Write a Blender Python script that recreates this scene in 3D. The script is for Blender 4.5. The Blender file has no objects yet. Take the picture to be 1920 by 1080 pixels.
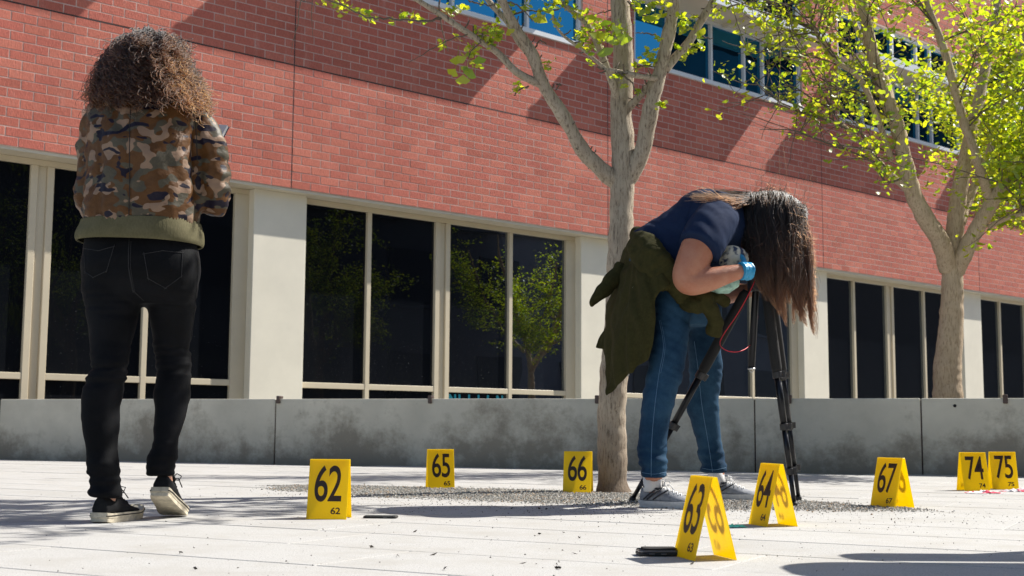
import bpy, bmesh, math, random
import numpy as np
from mathutils import Vector, Matrix, noise
random.seed(7); np.random.seed(7)
S = bpy.context.scene
COL = S.collection
V = Vector
# ------------------------------------------------------------------ camera
FP = 2387.0; CH = 0.317; PIT = math.atan(263/FP); ROLL = 0.0066
F_ = V((0, math.cos(PIT), math.sin(PIT))); U0 = V((0, -math.sin(PIT), math.cos(PIT))); R0 = V((1, 0, 0))
R_ = R0*math.cos(ROLL)+U0*math.sin(ROLL); U_ = U0*math.cos(ROLL)-R0*math.sin(ROLL)
CAM = V((0, 0, CH))
cd = bpy.data.cameras.new('camera'); cam = bpy.data.objects.new('camera', cd); COL.objects.link(cam)
m3 = Matrix((R_, U_, -F_)).transposed(); cam.matrix_world = Matrix.Translation(CAM) @ m3.to_4x4()
cd.sensor_width = 36; cd.lens = 36*FP/1920; cd.clip_start = 0.05; cd.clip_end = 900
cd.dof.use_dof = True; cd.dof.focus_distance = 4.9; cd.dof.aperture_fstop = 9.0
S.camera = cam
# ------------------------------------------------------------------ light
SUN_AZ, SUN_EL = math.radians(64.5), math.radians(45.5)
SUN = V((math.cos(SUN_EL)*math.sin(SUN_AZ), math.cos(SUN_EL)*math.cos(SUN_AZ), math.sin(SUN_EL)))
w = bpy.data.worlds.new('World'); S.world = w; w.use_nodes = True
nt = w.node_tree; sky = nt.nodes.new('ShaderNodeTexSky'); sky.sky_type = 'NISHITA'; sky.sun_disc = False
sky.sun_elevation = SUN_EL; sky.sun_rotation = SUN_AZ; sky.ozone_density = 1.3
bg = nt.nodes['Background']; nt.links.new(sky.outputs[0], bg.inputs[0]); bg.inputs[1].default_value = 0.085
sl = bpy.data.lights.new('sun', 'SUN'); sl.energy = 5.0; sl.angle = math.radians(0.53); sl.color = (1.0, 0.955, 0.88)
so = bpy.data.objects.new('sun', sl); COL.objects.link(so); so.rotation_euler = (-SUN).to_track_quat('-Z', 'Y').to_euler()
S.view_settings.view_transform = 'Standard'; S.view_settings.look = 'None'; S.view_settings.exposure = 0.76
S.view_settings.gamma = 1.0; S.view_settings.use_curve_mapping = False
S.cycles.max_bounces = 8; S.cycles.transparent_max_bounces = 8
# ------------------------------------------------------------------ picture <-> world helpers
def ray(x, y): return F_ + R_*((x-960)/FP) - U_*((y-540)/FP)
def at(x, y, Y):
    d = ray(x, y); return CAM + d*(Y/d.y)
def gnd(x, y, z=0.0):
    d = ray(x, y); return CAM + d*((z-CH)/d.z)
def proj(P):
    v = V(P)-CAM; k = v.dot(F_); return 960+FP*v.dot(R_)/k, 540-FP*v.dot(U_)/k
FA = math.atan((3655-960)/FP)
FD = V((math.sin(FA), math.cos(FA), 0)); FN = V((math.cos(FA), -math.sin(FA), 0)); FO = V((-5.6215, 13.7, 0))
def fpt(t, q, z): return FO + FD*t + FN*q + V((0, 0, z))
# ------------------------------------------------------------------ object helpers
def link(name, me, parent=None):
    o = bpy.data.objects.new(name, me); COL.objects.link(o)
    if parent: o.parent = parent
    return o
def tag(o, label=None, cat=None, group=None, kind=None):
    if label: o['label'] = label
    if cat: o['category'] = cat
    if group: o['group'] = group
    if kind: o['kind'] = kind
    return o
def empty(name, loc=(0, 0, 0), rz=0.0):
    o = link(name, None); o.location = loc; o.rotation_euler = (0, 0, rz); o.empty_display_size = .1; return o
class MB:
    def __init__(s): s.v = []; s.f = []; s.mi = []
    def add(s, vs, fs, mi=0):
        b = len(s.v); s.v += [tuple(p) for p in vs]; s.f += [tuple(i+b for i in f) for f in fs]; s.mi += [mi]*len(fs)
    def hexa(s, p, mi=0):           # 8 points: bottom 4 ccw, top 4 ccw
        s.add(p, [(3, 2, 1, 0), (4, 5, 6, 7), (0, 1, 5, 4), (1, 2, 6, 5), (2, 3, 7, 6), (3, 0, 4, 7)], mi)
    def box(s, x0, x1, y0, y1, z0, z1, fn=None, mi=0):
        p = [(x0, y0, z0), (x1, y0, z0), (x1, y1, z0), (x0, y1, z0), (x0, y0, z1), (x1, y0, z1), (x1, y1, z1), (x0, y1, z1)]
        s.hexa([fn(*q) for q in p] if fn else p, mi)
    def tube(s, pts, rad, n=8, cap=True, mi=0, squash=None):
        pts = [V(p) for p in pts]; k = len(pts)
        if not hasattr(rad, '__len__'): rad = [rad]*k
        ref = None; vs = []
        for i in range(k):
            tg = (pts[min(i+1, k-1)]-pts[max(i-1, 0)])
            if tg.length < 1e-9: tg = V((0, 0, 1))
            tg.normalize()
            if ref is None:
                a = V((0, 0, 1)) if abs(tg.z) < .9 else V((1, 0, 0)); ref = tg.cross(a).normalized()
            ref = (ref - tg*ref.dot(tg)).normalized(); bi = tg.cross(ref)
            for j in range(n):
                th = 2*math.pi*j/n
                vs.append(pts[i]+ref*(math.cos(th)*rad[i])+bi*(math.sin(th)*rad[i]))
        fs = [(i*n+j, i*n+(j+1) % n, (i+1)*n+(j+1) % n, (i+1)*n+j) for i in range(k-1) for j in range(n)]
        if cap: fs += [tuple(range(n-1, -1, -1)), tuple((k-1)*n+j for j in range(n))]
        s.add(vs, fs, mi)
    def sphere(s, c, r, nu=10, nv=7, mi=0):
        c = V(c); r = V((r, r, r)) if not hasattr(r, '__len__') else V(r)
        vs = [c+V((0, 0, -r.z))]
        for i in range(1, nv):
            ph = -math.pi/2+math.pi*i/nv
            for j in range(nu):
                th = 2*math.pi*j/nu
                vs.append(c+V((r.x*math.cos(ph)*math.cos(th), r.y*math.cos(ph)*math.sin(th), r.z*math.sin(ph))))
        vs.append(c+V((0, 0, r.z))); fs = []
        for j in range(nu):
            fs.append((0, 1+(j+1) % nu, 1+j)); L = 1+(nv-2)*nu
            fs.append((L+j, L+(j+1) % nu, len(vs)-1))
            for i in range(nv-2): fs.append((1+i*nu+j, 1+i*nu+(j+1) % nu, 1+(i+1)*nu+(j+1) % nu, 1+(i+1)*nu+j))
        s.add(vs, fs, mi)
    def mesh(s, name, mats, smooth=False):
        me = bpy.data.meshes.new(name); me.from_pydata(s.v, [], s.f)
        for m in (mats if isinstance(mats, (list, tuple)) else [mats]): me.materials.append(m)
        if any(s.mi): me.polygons.foreach_set('material_index', s.mi)
        if smooth: me.polygons.foreach_set('use_smooth', [True]*len(s.f))
        me.update(); return me
    def build(s, name, mats, parent=None, smooth=False): return link(name, s.mesh(name, mats, smooth), parent)
def catmull(P, n):                   # P list of arrays -> n samples
    P = np.array(P, float); k = len(P); out = []
    for u in np.linspace(0, k-1, n):
        i = min(int(u), k-2); t = u-i
        p0 = P[max(i-1, 0)]; p1 = P[i]; p2 = P[i+1]; p3 = P[min(i+2, k-1)]
        out.append(.5*((2*p1)+(-p0+p2)*t+(2*p0-5*p1+4*p2-p3)*t*t+(-p0+3*p1-3*p2+p3)*t**3))
    return np.array(out)
def bevel(o, wd=.003, seg=2):
    m = o.modifiers.new('bevel', 'BEVEL'); m.width = wd; m.segments = seg; m.limit_method = 'ANGLE'; return o
# ------------------------------------------------------------------ materials
def mat(name, col, rough=.6, metal=0.0, spec=.5, var=None, bump=None, coat=0, sheen=0):
    """var=(scale, amount[, second colour]); bump=(scale, strength)"""
    m = bpy.data.materials.new(name); m.use_nodes = True; n = m.node_tree.nodes; l = m.node_tree.links
    b = n['Principled BSDF']; b.inputs['Base Color'].default_value = (*col, 1); b.inputs['Roughness'].default_value = rough
    b.inputs['Metallic'].default_value = metal; b.inputs['Specular IOR Level'].default_value = spec
    b.inputs['Coat Weight'].default_value = coat; b.inputs['Sheen Weight'].default_value = sheen
    tc = n.new('ShaderNodeTexCoord')
    if var:
        t = n.new('ShaderNodeTexNoise'); t.inputs['Scale'].default_value = var[0]; t.inputs['Detail'].default_value = 6; t.inputs['Roughness'].default_value = .65
        l.new(tc.outputs['Object'], t.inputs['Vector'])
        r = n.new('ShaderNodeValToRGB'); c2 = var[2] if len(var) > 2 else tuple(c*(1-var[1]) for c in col); c1 = col if len(var) > 2 else tuple(min(c*(1+var[1]), 1) for c in col)
        r.color_ramp.elements[0].color = (*c2, 1); r.color_ramp.elements[1].color = (*c1, 1); r.color_ramp.elements[0].position = .32; r.color_ramp.elements[1].position = .68
        l.new(t.outputs['Fac'], r.inputs['Fac']); l.new(r.outputs['Color'], b.inputs['Base Color'])
    if bump:
        t = n.new('ShaderNodeTexNoise'); t.inputs['Scale'].default_value = bump[0]; t.inputs['Detail'].default_value = 5
        l.new(tc.outputs['Object'], t.inputs['Vector'])
        bp = n.new('ShaderNodeBump'); bp.inputs['Strength'].default_value = bump[1]; bp.inputs['Distance'].default_value = .01
        l.new(t.outputs['Fac'], bp.inputs['Height']); l.new(bp.outputs['Normal'], b.inputs['Normal'])
    return m
def nodes(m): return m.node_tree.nodes, m.node_tree.links, m.node_tree.nodes['Principled BSDF']
def math_n(n, l, op, a, b=None, c=None, clamp=False):
    x = n.new('ShaderNodeMath'); x.operation = op; x.use_clamp = clamp
    for i, v in enumerate((a, b, c)):
        if v is None: continue
        if isinstance(v, (int, float)): x.inputs[i].default_value = v
        else: l.new(v, x.inputs[i])
    return x.outputs[0]
def noise_n(n, l, vec, scale, detail=4, rough=.55, out='Fac'):
    t = n.new('ShaderNodeTexNoise'); t.inputs['Scale'].default_value = scale; t.inputs['Detail'].default_value = detail; t.inputs['Roughness'].default_value = rough
    l.new(vec, t.inputs['Vector']); return t.outputs[out]
def mix_n(n, l, fac, a, b, blend='MIX'):
    x = n.new('ShaderNodeMix'); x.data_type = 'RGBA'; x.blend_type = blend
    for s, v in ((x.inputs[0], fac), (x.inputs[6], a), (x.inputs[7], b)):
        if isinstance(v, (int, float)): s.default_value = v
        elif isinstance(v, tuple): s.default_value = (*v, 1)
        else: l.new(v, s)
    return x.outputs[2]
def thresh(n, l, v, lo, hi):
    x = n.new('ShaderNodeMapRange'); x.inputs['From Min'].default_value = lo; x.inputs['From Max'].default_value = hi; l.new(v, x.inputs['Value']); return x.outputs[0]

def brick_mat():
    m = mat('brick', (.5, .13, .1), .85, spec=.25); n, l, b = nodes(m)
    g = n.new('ShaderNodeNewGeometry'); oi = n.new('ShaderNodeObjectInfo'); tc = n.new('ShaderNodeTexCoord')
    r = math_n(n, l, 'FRACT', math_n(n, l, 'ADD', g.outputs['Random Per Island'], oi.outputs['Random']))
    ramp = n.new('ShaderNodeValToRGB'); e = ramp.color_ramp.elements
    e[0].color = (.42, .122, .085, 1); e[1].color = (.53, .170, .118, 1)
    for p, c in ((.25, (.49, .145, .102)), (.5, (.46, .13, .095)), (.75, (.55, .18, .126)), (.9, (.475, .145, .10))):
        q = e.new(p); q.color = (*c, 1)
    l.new(r, ramp.inputs['Fac'])
    mp = n.new('ShaderNodeMapping'); mp.inputs['Scale'].default_value = (1, 1, .18); l.new(g.outputs['Position'], mp.inputs['Vector'])
    st = noise_n(n, l, mp.outputs[0], 150, 3); sp = noise_n(n, l, g.outputs['Position'], 40, 6, .7)
    wz = noise_n(n, l, g.outputs['Position'], .9, 5, .6); v = math_n(n, l, 'MULTIPLY_ADD', st, .75, math_n(n, l, 'MULTIPLY_ADD', sp, .6, math_n(n, l, 'MULTIPLY_ADD', wz, .45, .10)))
    c = mix_n(n, l, 1.0, ramp.outputs['Color'], v, 'MULTIPLY')
    ef = noise_n(n, l, mp.outputs[0], 6, 7, .75); c = mix_n(n, l, math_n(n, l, 'MULTIPLY', thresh(n, l, ef, .58, .78), .35), c, (.62, .42, .36)); l.new(c, b.inputs['Base Color'])
    bp = n.new('ShaderNodeBump'); bp.inputs['Strength'].default_value = .9; bp.inputs['Distance'].default_value = .005
    l.new(math_n(n, l, 'ADD', st, sp), bp.inputs['Height']); l.new(bp.outputs[0], b.inputs['Normal']); return m
M = {}
M['brick'] = brick_mat()
M['mortar'] = mat('mortar', (.53, .38, .325), .95, var=(9, .2), bump=(120, .3))
M['joint'] = mat('sealant', (.03, .012, .012), .8)
M['cream'] = mat('cream_paint', (.62, .56, .44), .55, var=(3, .06), bump=(60, .04))
M['tan'] = mat('cream_metal', (.60, .52, .38), .45, var=(2, .05))
M['white_col'] = mat('column_paint', (.76, .71, .585), .7, var=(1.7, .05), bump=(90, .06))
M['sillmetal'] = mat('sill_metal', (.72, .74, .76), .35, var=(3, .05))
M['dark'] = mat('dark_interior', (.01, .01, .011), .9)
def glass(name, base, refl, tint, rough, dust=False):
    m = bpy.data.materials.new(name); m.use_nodes = True; n = m.node_tree.nodes; l = m.node_tree.links; n.clear()
    out = n.new('ShaderNodeOutputMaterial'); d = n.new('ShaderNodeBsdfDiffuse'); d.inputs[0].default_value = (*base, 1)
    g = n.new('ShaderNodeBsdfGlossy'); g.inputs['Color'].default_value = (*tint, 1); g.inputs['Roughness'].default_value = rough
    fr = n.new('ShaderNodeFresnel'); fr.inputs[0].default_value = 1.5
    f2 = math_n(n, l, 'MULTIPLY_ADD', fr.outputs[0], .26, refl, True)
    mx = n.new('ShaderNodeMixShader'); l.new(f2, mx.inputs[0]); l.new(d.outputs[0], mx.inputs[1]); l.new(g.outputs[0], mx.inputs[2])
    if dust:
        geo = n.new('ShaderNodeNewGeometry'); sx = n.new('ShaderNodeSeparateXYZ'); l.new(geo.outputs['Position'], sx.inputs[0])
        ns = noise_n(n, l, geo.outputs['Position'], 55, 2); sp = thresh(n, l, ns, .70, .78)
        low = thresh(n, l, sx.outputs[2], 2.2, .8)
        hz = noise_n(n, l, geo.outputs['Position'], 3, 5)
        dd = math_n(n, l, 'MULTIPLY', low, math_n(n, l, 'MULTIPLY_ADD', sp, .3, math_n(n, l, 'MULTIPLY', hz, .012)))
        c = mix_n(n, l, dd, base, (.5, .5, .5)); l.new(c, d.inputs[0])
    bp = n.new('ShaderNodeBump'); bp.inputs['Strength'].default_value = .05; bp.inputs['Distance'].default_value = .05
    geo2 = n.new('ShaderNodeNewGeometry'); l.new(noise_n(n, l, geo2.outputs['Position'], 1.1, 1), bp.inputs['Height']); l.new(bp.outputs[0], g.inputs['Normal'])
    l.new(mx.outputs[0], out.inputs[0]); return m
M['glass'] = glass('dark_glass', (.004, .005, .007), .0, (.8, .9, 1.0), .0, True)
M['glass_up'] = glass('tinted_glass', (.003, .008, .012), .21, (.05, .36, .64), .0)

# ------------------------------------------------------------------ ground, pavement
M['paver'] = m = mat('paver_concrete', (.58, .575, .56), .85, spec=.3); n, l, b = nodes(m)
g = n.new('ShaderNodeNewGeometry'); oi = n.new('ShaderNodeObjectInfo')
c = mix_n(n, l, thresh(n, l, noise_n(n, l, g.outputs['Position'], 260, 3, .7), .34, .50), (.23, .225, .215), (.45, .443, .425))
c = mix_n(n, l, thresh(n, l, noise_n(n, l, g.outputs['Position'], 4, 8, .75), .46, .72), c, (.36, .345, .315))
c = mix_n(n, l, thresh(n, l, noise_n(n, l, g.outputs['Position'], 130, 2), .73, .76), c, (.12, .11, .10))
rr = math_n(n, l, 'FRACT', math_n(n, l, 'ADD', oi.outputs['Random'], g.outputs['Random Per Island']))
c = mix_n(n, l, 1.0, c, math_n(n, l, 'MULTIPLY_ADD', rr, .08, .95), 'MULTIPLY')
l.new(c, b.inputs['Base Color'])
bp = n.new('ShaderNodeBump'); bp.inputs['Strength'].default_value = .35; bp.inputs['Distance'].default_value = .002
l.new(noise_n(n, l, g.outputs['Position'], 300, 3), bp.inputs['Height']); l.new(bp.outputs[0], b.inputs['Normal'])
M['grout'] = mat('joint_sand', (.13, .11, .09), .95, var=(30, .3))
M['soil'] = mat('dark_soil', (.05, .042, .033), .95, var=(6, .4), bump=(40, .8))
M['street'] = mat('street_concrete', (.30, .30, .29), .9, var=(.6, .15))
ground = MB(); ground.add([(-300, -300, -.03), (300, -300, -.03), (300, 300, -.03), (-300, 300, -.03)], [(0, 1, 2, 3)])
tag(ground.build('ground', M['street']), kind='structure')
PE = V((-.877, .480, 0)).normalized(); PP = V((.480, .877, 0)).normalized()
WL0 = V((-4.78, 11.95, 0)); WL1 = V((7.2, 8.0, 0)); WD = (WL1-WL0).normalized(); WN = V((-WD.y, WD.x, 0))  # towards the building
def in_front(P): return (P-WL0).dot(WN) < -.02
pave = MB()
quad = [V((-14, 1, -.012)), V((14, -6, -.012)), V((14, 6, -.012)), V((-14, 15.5, -.012))]
pave.add([(-16, -6, -.012), (16, -6, -.012), (16, 12, -.012), (-16, 17, -.012)], [(0, 1, 2, 3)])
pavement = tag(pave.build('pavement', M['grout']), kind='structure')
PW, PL, GAP = .408, 1.22, .0045
cand = []; rest = MB()
def paver_me(Ln, name):
    b = MB(); a, c_ = Ln/2-GAP/2, PW/2-GAP/2; e = .0025
    vs = [(-a, -c_, -.01), (a, -c_, -.01), (a, c_, -.01), (-a, c_, -.01), (-a, -c_, -e), (a, -c_, -e), (a, c_, -e), (-a, c_, -e),
          (-a+e, -c_+e, 0), (a-e, -c_+e, 0), (a-e, c_-e, 0), (-a+e, c_-e, 0)]
    b.add(vs, [(0, 1, 5, 4), (1, 2, 6, 5), (2, 3, 7, 6), (3, 0, 4, 7), (4, 5, 9, 8), (5, 6, 10, 9), (6, 7, 11, 10), (7, 4, 8, 11), (8, 9, 10, 11)])
    return b
pm = paver_me(PL, 'paver'); pmesh = pm.mesh('paver', M['paver'])
ang = math.atan2(PE.y, PE.x)
for r in range(-14, 40):
    off = random.choice([0, .5, .33, .7])*PL
    for k in range(-12, 14):
        c_ = PP*(r*PW+.16) + PE*(k*PL+off)
        if not in_front(c_+PP*.1) or c_.y < -4 or abs(c_.x) > 13 or c_.y > 14: continue
        dz = random.uniform(-.0008, .0008)
        if 1.6 < c_.y:
            x, y = proj(c_ + V((0, 0, 0)))
            if -350 < x < 2270 and 800 < y < 1250: cand.append((c_.y, c_, dz)); continue
        rest.add([c_+PE*p[0]+PP*(-p[1])+V((0, 0, p[2]+dz)) for p in pm.v], pm.f)
cand.sort(key=lambda q: q[0])
for i, (_, c_, dz) in enumerate(cand):
    if i < 280:
        o = link('paver', pmesh, pavement); o.location = c_+V((0, 0, dz)); o.rotation_euler.z = ang
    else: rest.add([c_+PE*p[0]+PP*(-p[1])+V((0, 0, p[2]+dz)) for p in pm.v], pm.f)
for f in range(len(rest.f)): rest.f[f] = rest.f[f][::-1]
tag(rest.build('far_pavers', M['paver'], pavement), kind='stuff')
bed = MB(); a_, b_ = WL0+WN*.2, WL1+WN*.2
bed.add([V((-4.75, 11.98, .02))+WN*.1, b_+V((0, 0, .02)), V((28, 30, .02)), V((-5.2, 13.3, .02))], [(0, 1, 2, 3)])
tag(bed.build('planting_bed', M['soil']), kind='structure')

# ------------------------------------------------------------------ brick building
BT, BH, BL = 3.37, .1087, .292
J0, JP = 3.70, 5.84
bld = empty('brick_building', FO); tag(bld, 'red brick building with cream framed dark windows behind the low concrete wall', 'building')
def bpart(mb, name, mt, parent=None, smooth=False):
    o = mb.build(name, mt, None, smooth); o.parent = parent or bld; o.matrix_parent_inverse = Matrix.Translation(-FO); return o
T0, T1 = -7.98, 44.58
UW0, UW1 = 10.17-JP*3, 4.64                 # upper window bay start (first) and width
bays_up = [UW0+JP*k for k in range(0, 9)]
SILL, SH0, SH1, UTOP = 6.31, 7.48, 7.60, 8.55
wall = MB()
wall.box(T0, T1, -.30, -.0013, BT, SILL-.0, fpt)
wall.box(T0, T1, -.30, -.0013, UTOP, 12.5, fpt)
prev = T0
for u in bays_up+[T1+9]:
    wall.box(prev, min(u, T1), -.30, -.0013, SILL+.001, UTOP-.001, fpt) if u > prev and prev < T1 else None
    prev = u+UW1
bpart(wall, 'wall', M['mortar'])
core = MB(); core.box(T0, T1, -9, -1.4, 0, 12.5, fpt); core.box(T0, T1, -9, -.25, 12.51, 12.7, fpt); bpart(core, 'interior', M['dark'])
def brick_list():
    L = []
    nrow = 84
    for i in range(nrow):
        z0 = BT+i*BH; z1 = z0+BH
        for k in range(-2, 7):
            a = J0+JP*k; half = (i % 2 == 1)
            xs = [a+BL*j for j in range(21)] if not half else [a]+[a+BL*(j+.5) for j in range(20)]+[a+JP]
            for j in range(len(xs)-1):
                t0, t1 = xs[j], xs[j+1]
                if z1 > SILL+.02 and z0 < UTOP-.02:
                    ok = True
                    for u in bays_up:
                        lo, hi = u-.0, u+UW1
                        if t0 >= lo-.01 and t1 <= hi+.01: ok = False
                        elif t0 < lo < t1: t1 = lo
                        elif t0 < hi < t1: t0 = hi
                    if not ok or t1-t0 < .03: continue
                L.append((t0, t1, z0, z1, i, j == 0, j == len(xs)-2))
    return L
bl = brick_list()
def brick_geom(t0, t1, z0, z1, i, first, last):
    g_ = .0060; a = .008 if first else g_; c_ = .008 if last else g_
    zz1 = z1-g_-(.009 if i == 14 else 0); zz0 = z0+g_
    q = random.uniform(0, .0016); e = .0022
    x0, x1, y0, y1 = t0+a, t1-c_, zz0, zz1
    vs = [(x0, -.02, y0), (x1, -.02, y0), (x1, -.02, y1), (x0, -.02, y1), (x0, q-e, y0), (x1, q-e, y0), (x1, q-e, y1), (x0, q-e, y1),
          (x0+e, q, y0+e), (x1-e, q, y0+e), (x1-e, q, y1-e), (x0+e, q, y1-e)]
    return vs
BF = [(0, 1, 5, 4), (1, 2, 6, 5), (2, 3, 7, 6), (3, 0, 4, 7), (4, 5, 9, 8), (5, 6, 10, 9), (6, 7, 11, 10), (7, 4, 8, 11), (8, 9, 10, 11)]
scored = []
for q in bl:
    P = fpt((q[0]+q[1])/2, 0, (q[2]+q[3])/2); x, y = proj(P)
    vis = 0 < x < 1920 and 0 < y < 1080 and not (165 < x < 400 and 60 < y < 480) and q[1]-q[0] > .2
    scored.append((P.length if vis else 1e6, q))
order = sorted(range(len(bl)), key=lambda i: scored[i][0])
big = set(order[:295]); restb = MB(); bcache = {}
for i, q in enumerate(bl):
    if i in big:
        key = (q[4] == 14, q[5], q[6])
        if key not in bcache:
            b = MB(); b.add(brick_geom(0, q[1]-q[0], 0, q[3]-q[2], q[4], q[5], q[6]), BF); bcache[key] = b.mesh('brick', M['brick'])
        o = link('brick', bcache[key], bld); P = fpt(q[0], random.uniform(0, .002), q[2])
        R = Matrix((FD, FN, (0, 0, 1))).transposed().to_4x4()
        o.matrix_local = Matrix.Translation(P-FO) @ R
    else:
        restb.add([fpt(*p) for p in brick_geom(*q)], BF)
o = bpart(restb, 'brickwork', M['brick']); o['kind'] = 'stuff'
jn = MB()
for k in range(-2, 7):
    for z0, z1 in ((BT, 12.0),): jn.box(J0+JP*k-.0065, J0+JP*k+.0065, -.02, -.0003, z0, z1, fpt)
    bpart(jn, 'expansion_joint', M['joint']); jn = MB()
sj = MB(); sj.box(T0, T1, -.02, .0003, BT+15*BH-.0145, BT+15*BH+.004, fpt); bpart(sj, 'control_joint', M['joint'])
# soffit
sf = MB(); sf.box(T0, T1, -.6, -.012, BT-.035, BT-.001, fpt); bpart(sf, 'soffit', M['cream'])
# lower windows, columns
QF = -.30; QC = -.17
for k in range(-2, 6):
    t0 = 4.08+JP*k-.03
    col = MB(); col.box(t0-.78, t0, QF-.5, QC, 0, BT-.036, fpt); bevel(bpart(col, 'column', M['white_col']), .006)
    panes = ((0.0, 1.07), (1.14, 2.26), (2.53, 3.67), (3.74, 4.86))
    zb, ztr0, ztr1, zt = .08, .825, .90, 3.265
    win = MB(); fr = lambda a, b_, z0, z1, q0=QF-.08, q1=QF: win.box(t0+a, t0+b_, q0, q1, z0, z1, fpt)
    fr(0.0, 5.06, zt, BT-.037); fr(0.0, 5.06, .02, zb)
    for a, b_ in ((1.07, 1.14), (2.26, 2.34), (2.45, 2.53), (3.67, 3.74), (4.86, 5.06)): fr(a, b_, zb+.001, zt-.001)
    fr(2.341, 2.449, zb+.001, zt-.001, QF-.08, QF-.03)
    for a, b_ in panes: fr(a+.001, b_-.001, ztr0, ztr1, QF-.08, QF-.004)
    frame = bpart(win, 'window', M['tan']); bevel(frame, .004, 1)
    for a, b_ in panes:
        for z0, z1 in ((zb, ztr0), (ztr1, zt)):
            p = MB(); p.box(t0+a-.005, t0+b_+.005, QF-.06, QF-.05, z0-.004, z1+.004, fpt)
            o = p.build('pane', M['glass']); o.parent = frame
            o.matrix_parent_inverse = frame.matrix_world.inverted() if False else Matrix.Identity(4)
# upper windows with light shelves
for u in bays_up:
    if u > T1-5: break
    win = MB(); f2 = lambda a, b_, z0, z1, q0=-.12, q1=-.03: win.box(u+a, u+b_, q0, q1, z0, z1, fpt)
    f2(0, UW1, SILL, SILL+.07, -.2, .035); f2(0, UW1, UTOP-.06, UTOP)
    for a, b_ in ((0, .06), (.86, .91), (2.0, 2.05), (UW1-1.72, UW1-1.67), (UW1-1.12-.05, UW1-1.12), (UW1-.06, UW1)):
        f2(a, b_, SILL+.071, SH0-.06); f2(a, b_, SH1+.061, UTOP-.061)
    f2(0, UW1, SH0-.059, SH0-.001); f2(0, UW1, SH1+.001, SH1+.06)
    frame = bpart(win, 'window', M['sillmetal'])
    cuts = [.06, .86, .91, 2.0, 2.05, UW1-1.72, UW1-1.67, UW1-1.17, UW1-1.12, UW1-.06]
    for i in range(0, 10, 2):
        for z0, z1 in ((SILL+.07, SH0-.06), (SH1+.06, UTOP-.06)):
            p = MB(); p.box(u+cuts[i]-.004, u+cuts[i+1]+.004, -.10, -.09, z0-.004, z1+.004, fpt); o = p.build('pane', M['glass_up']); o.parent = frame
    sh = MB(); sh.box(u+.0, u+UW1, -.029, .65, SH0, SH1-.02, fpt); so_ = bpart(sh, 'light_shelf', M['cream'])
    fa = MB(); fa.box(u-.01, u+UW1+.01, .651, .68, SH0-.015, SH1+.02, fpt); o = fa.build('fascia', M['sillmetal']); o.parent = so_
    for t in (.6, UW1/2, UW1-.6):
        br = MB(); br.box(u+t-.03, u+t+.03, .0, .6, SH0-.06, SH0-.001, fpt)
        o = br.build('bracket', M['cream']); o.parent = so_
# sign behind the glass of the second bay: tops of cyan letters
M['cyan'] = mat('cyan_vinyl', (.01, .30, .42), .5)
# ------------------------------------------------------------------ building across the plaza (seen only in the glass)
M['stucco'] = mat('stucco', (.15, .155, .17), .9, var=(.8, .1)); M['opp_glass'] = mat('opposite_glass', (.03, .035, .04), .6)
opp = empty('plaster_building', fpt(14, 24, 0)); tag(opp, 'plain grey plaster building standing opposite the brick facade, beyond the camera', 'building')
def opart(mb, name, mt, parent=None):
    o = mb.build(name, mt); o.parent = parent or opp
    if not parent: o.matrix_parent_inverse = Matrix.Translation(-opp.location)
    return o
ow = MB(); ow.box(-14, 140, 24, 34, 0, 8.6, fpt); ow.box(42.2, 50, 24.5, 34, 8.6, 18.7, fpt); dk = MB(); dk.box(50.01, 140, 23.5, 34, 0, 26, fpt); ow.box(-14, 140, 23.8, 24, 8.2, 8.8, fpt)
opart(ow, 'wall', M['stucco']); opart(dk, 'dark_wing', mat('dark_brick', (.03, .022, .02), .8))
for t in np.arange(-12, 46, 4.4):
    for z in (1.0, 5.0):
        wn = MB(); wn.box(t, t+2.2, 23.93, 23.99, z, z+2.1, fpt); f_ = opart(wn, 'window', M['opp_glass'])
        sx = MB(); sx.box(t-.1, t+2.3, 23.85, 23.92, z-.15, z-.02, fpt); opart(sx, 'sill', M['stucco'], f_)
# ------------------------------------------------------------------ low concrete wall
M['conc'] = m = mat('weathered_concrete', (.30, .31, .29), .8, spec=.35); n, l, b = nodes(m)
g = n.new('ShaderNodeNewGeometry'); sp = n.new('ShaderNodeSeparateXYZ'); l.new(g.outputs['Position'], sp.inputs[0])
n1 = noise_n(n, l, g.outputs['Position'], 1.1, 2); n2 = noise_n(n, l, g.outputs['Position'], 5, 8, .75); n3 = noise_n(n, l, g.outputs['Position'], 34, 8, .8); n4 = noise_n(n, l, g.outputs['Position'], 2.2, 5, .6)
c = mix_n(n, l, thresh(n, l, n4, .35, .65), (.45, .435, .37), (.56, .54, .46))
hgt = math_n(n, l, 'MULTIPLY_ADD', sp.outputs[2], -1.15, .62)          # damp stain rises from the foot
st = math_n(n, l, 'ADD', hgt, math_n(n, l, 'ADD', math_n(n, l, 'MULTIPLY_ADD', n1, 1.5, -.78), math_n(n, l, 'MULTIPLY_ADD', n2, 1.25, -.63)))
c = mix_n(n, l, math_n(n, l, 'MULTIPLY', thresh(n, l, st, .13, .50), .70), c, (.135, .115, .085))
pit = math_n(n, l, 'MULTIPLY', thresh(n, l, n3, .60, .70), thresh(n, l, n2, .46, .6))
c = mix_n(n, l, math_n(n, l, 'MULTIPLY', pit, .75), c, (.07, .07, .062))
l.new(c, b.inputs['Base Color'])
bp = n.new('ShaderNodeBump'); bp.inputs['Strength'].default_value = .3; bp.inputs['Distance'].default_value = .006; l.new(math_n(n, l, 'ADD', n3, n2), bp.inputs['Height']); l.new(bp.outputs[0], b.inputs['Normal'])
M['bracket'] = mat('brown_bracket', (.075, .05, .042), .45, metal=.3); M['steel'] = mat('bright_steel', (.6, .6, .6), .3, metal=1)
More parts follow.
